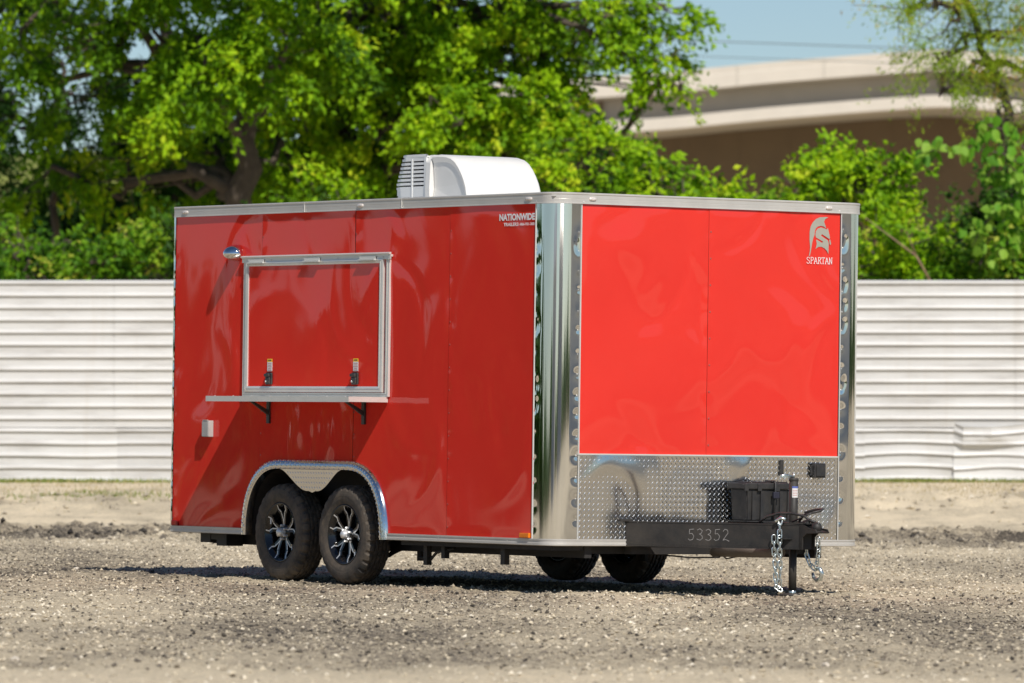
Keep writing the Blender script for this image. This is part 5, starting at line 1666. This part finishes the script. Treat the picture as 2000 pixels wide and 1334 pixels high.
text_obj("1-866-931-3001", 0.198, 0.020, ls(-0.420, 2.453), "lettering", MAT['white_vinyl'], T, 0.03)
# helmet emblem and serif lettering
def emb(u, v, d):
    px, py = 1480 + u * 0.15, 370 + v * 0.15
    return (0.0055 + d, 0.807 + (px - 1580) * 0.00446, 2.578 - (py - 420) * 0.003425)
crest = [(908, 352), (870, 350), (800, 357), (750, 383), (712, 425), (685, 480), (672, 550), (672, 660), (680, 760), (676, 820), (666, 878), (678, 874), (692, 800), (706, 700), (718, 640), (734, 598), (738, 545), (750, 508), (775, 482), (812, 471), (850, 478), (882, 503), (868, 455), (853, 415), (866, 382)]
face = [(745, 590), (750, 545), (775, 508), (815, 492), (860, 503), (890, 518), (903, 495), (915, 545), (925, 590), (932, 632), (920, 640), (828, 580), (816, 602), (906, 662), (916, 700), (914, 842), (893, 800), (860, 765), (820, 748), (785, 752), (750, 780), (760, 740), (764, 705), (755, 668), (762, 655), (832, 697), (846, 680), (752, 626)]
cheek = [(922, 652), (934, 648), (947, 705), (938, 722), (928, 712)]
eo = MB().prism(crest, emb, 0, 0.0008).build("emblem", MAT['silver_vinyl'], T)
MB().prism(face, emb, 0, 0.0008).prism(cheek, emb, 0, 0.0008).build("emblem_helmet", MAT['silver_vinyl'], eo)
def serif_word(word, x0, x1, y0, y1):
    g = {'S': ([[(0.85, .8), (0.7, .97), (0.4, 1), (0.15, .85), (0.15, .68), (0.4, .55), (0.65, .45), (0.85, .28), (0.8, .1), (0.5, 0), (0.25, .03), (0.12, .22)]], []),
         'P': ([[(.25, 0), (.25, 1), (.6, 1), (.85, .88), (.85, .65), (.6, .5), (.27, .5)]], [(.1, .42, 0), (.1, .3, 1)]),
         'A': ([[(.1, 0), (.48, 1)], [(.48, 1), (.88, 0)], [(.25, .36), (.72, .36)]], [(0, .24, 0), (.74, 1, 0)]),
         'R': ([[(.25, 0), (.25, 1), (.6, 1), (.82, .88), (.82, .68), (.6, .54), (.27, .54)], [(.55, .52), (.95, 0)]], [(.1, .42, 0), (.1, .3, 1), (.85, 1.02, 0)]),
         'T': ([[(.08, .86), (.1, 1), (.9, 1), (.92, .86)], [(.5, 1), (.5, 0)]], [(.34, .66, 0)]),
         'N': ([[(.2, 0), (.2, 1)], [(.2, 1), (.82, 0)], [(.82, 0), (.82, 1)]], [(.06, .34, 0), (.06, .22, 1), (.68, .96, 1)])}
    n = len(word); cw = (x1 - x0) / n
    segs, ser = [], []
    for k, c in enumerate(word):
        a, s = g[c]
        sx = cw * 1.02; ox = x0 + k * cw - (cw * 0.02)
        for l in a: segs.append([(ox + u * sx, y1 - v * (y1 - y0)) for u, v in l])
        for (u0, u1, v) in s: ser.append([(ox + u0 * sx, y1 - v * (y1 - y0)), (ox + u1 * sx, y1 - v * (y1 - y0))])
    strokes(segs, emb, 6.0, "lettering", MAT['white_vinyl'], T)
    strokes(ser, lambda u, v, d: emb(u, v, d + 0.0009), 5, "lettering_serifs", MAT['white_vinyl'], T)
serif_word("SPARTAN", 636, 966, 892, 976)

# ---- roof air conditioner
ac = empty("air_conditioner", T, (0, 0, 0))
def ac_shell():
    mb = MB()
    y0, y1 = -0.32, 0.32
    # nose: long curved hood from the collar forward, extruded across
    prof = [(-2.985, 3.030), (-2.90, 3.034), (-2.80, 3.027), (-2.73, 3.012), (-2.675, 2.985), (-2.625, 2.942), (-2.585, 2.895), (-2.552, 2.845), (-2.530, 2.795), (-2.518, 2.745), (-2.516, 2.70), (-2.516, 2.66)]
    ys = [y0, y0 + 0.012, y0 + 0.03, -0.15, 0, 0.15, y1 - 0.03, y1 - 0.012, y1]
    ins = [0.016, 0.004, 0.0, 0, 0, 0, 0, 0.004, 0.016]
    cx, cz = -2.95, 2.66
    V, F = [], []
    for y, k in zip(ys, ins):
        for (x, z) in prof:
            l = math.hypot(x - cx, z - cz) or 1
            V.append((x - (x - cx) / l * k, y, z - (z - cz) / l * k))
    m = len(prof)
    for i in range(len(ys) - 1):
        for j in range(m - 1): F.append((i * m + j, (i + 1) * m + j, (i + 1) * m + j + 1, i * m + j + 1))
    mb.add(V, F, True)
    for side_, y in ((-1, y0), (1, y1)):
        # flat cheek set in from the hood edge: rim then recessed scoop
        rim = [(x - (x - cx) / math.hypot(x - cx, z - cz) * 0.016, z - (z - cz) / math.hypot(x - cx, z - cz) * 0.016) for x, z in prof]
        inn = [(x - (x - cx) / math.hypot(x - cx, z - cz) * 0.055, z - (z - cz) / math.hypot(x - cx, z - cz) * 0.055) for x, z in prof]
        V = [(x, y, z) for x, z in rim] + [(x, y - side_ * 0.016, z) for x, z in inn]
        F = [(i, i + 1, m + i + 1, m + i) for i in range(m - 1)]
        mb.add(V, F, True)
        fx = [(x, y - side_ * 0.016, z) for x, z in inn]
        up = [p for p in fx if p[2] > 2.80] ; lo = [p for p in fx if p[2] <= 2.80]
        xs_ = -2.985
        mb.add(up + [(xs_, y - side_ * 0.030, 2.80)], [tuple(range(len(up) + 1))])
        mb.add([up[-1]] + lo + [(xs_ + 0.0, y - side_ * 0.012, 2.66), (xs_, y - side_ * 0.030, 2.80)], [tuple(range(len(lo) + 3))])
    mb.build("hood", MAT['white_plastic'], ac)
    # collar
    c = MB()
    outl = [(y0 - 0.006, 2.66), (y0 - 0.012, 2.80), (y0 - 0.004, 2.98), (y0 + 0.03, 3.034), (y1 - 0.03, 3.034), (y1 + 0.004, 2.98), (y1 + 0.012, 2.80), (y1 + 0.006, 2.66)]
    c.prism(outl, lambda u, v, d: (d, u, v), -3.045, -2.99)
    c.build("collar", MAT['white_plastic'], ac)
    # louvred rear
    g = MB(); 
    g.prism([(-3.046, y0 + 0.022), (-3.38, y0 + 0.026), (-3.455, y0 + 0.075), (-3.475, y0 + 0.15), (-3.475, y1 - 0.15), (-3.455, y1 - 0.075), (-3.38, y1 - 0.026), (-3.046, y1 - 0.022)], lambda u, v, d: (u + 0.0 if u > -3.2 else u + max(0, d - 2.83) * 0.42, v, d), 2.66, 3.005)
    g.build("condenser", MAT['grille_dark'], ac)
    zs = [2.690 + 0.0285 * k for k in range(13)]
    rear_x = lambda z: -3.525 + (0.0 if z < 2.83 else (z - 2.83) * 0.42) + (0.0 if z > 2.80 else (2.80 - z) * 0.35)
    for k, z in enumerate(zs):
        x0 = rear_x(z); h = 0.0088 if k != 3 else 0.022
        pts = [(-3.05, y0 + 0.0), (x0 + 0.13, y0 + 0.004), (x0 + 0.03, y0 + 0.04), (x0, y0 + 0.11), (x0, y1 - 0.11), (x0 + 0.03, y1 - 0.04), (x0 + 0.13, y1 - 0.004), (-3.05, y1)]
        pin = [(-3.05, y0 + 0.014), (x0 + 0.135, y0 + 0.018), (x0 + 0.05, y0 + 0.06), (x0 + 0.014, y0 + 0.13), (x0 + 0.014, y1 - 0.13), (x0 + 0.05, y1 - 0.06), (x0 + 0.135, y1 - 0.018), (-3.05, y1 - 0.014)]
        V = [(x, y, z + s * h) for s in (-1, 1) for x, y in pts] + [(x, y, z + s * h) for s in (-1, 1) for x, y in pin]
        n = len(pts); F = []
        for i in range(n - 1):
            F += [(i, i + 1, n + i + 1, n + i), (2 * n + i, 3 * n + i, 3 * n + i + 1, 2 * n + i + 1), (n + i, n + i + 1, 3 * n + i + 1, 3 * n + i), (i, 2 * n + i, 2 * n + i + 1, i + 1)]
        MB().add(V, F).build("grille_slat", MAT['grille_white'], ac)
    # uprights and top
    u = MB()
    for xx in (-3.235,): u.box((xx - 0.008, y0 - 0.002, 2.68), (xx + 0.008, y0 + 0.012, 3.01))
    u.box((-3.075, y0 - 0.003, 2.66), (-3.046, y0 + 0.02, 3.02))
    u.build("grille_post", MAT['grille_white'], ac)
    x0 = rear_x(3.0)
    MB().prism([(-3.046, y0 + 0.004), (x0 + 0.13, y0 + 0.004), (x0 + 0.04, y0 + 0.05), (x0, y0 + 0.13), (x0, y1 - 0.13), (x0 + 0.04, y1 - 0.05), (x0 + 0.13, y1 - 0.004), (-3.046, y1 - 0.004)], lambda a, b, d: (a, b, d + 0.035 * 0), 3.012, 3.030).build("grille_top", MAT['grille_white'], ac)
ac_shell()
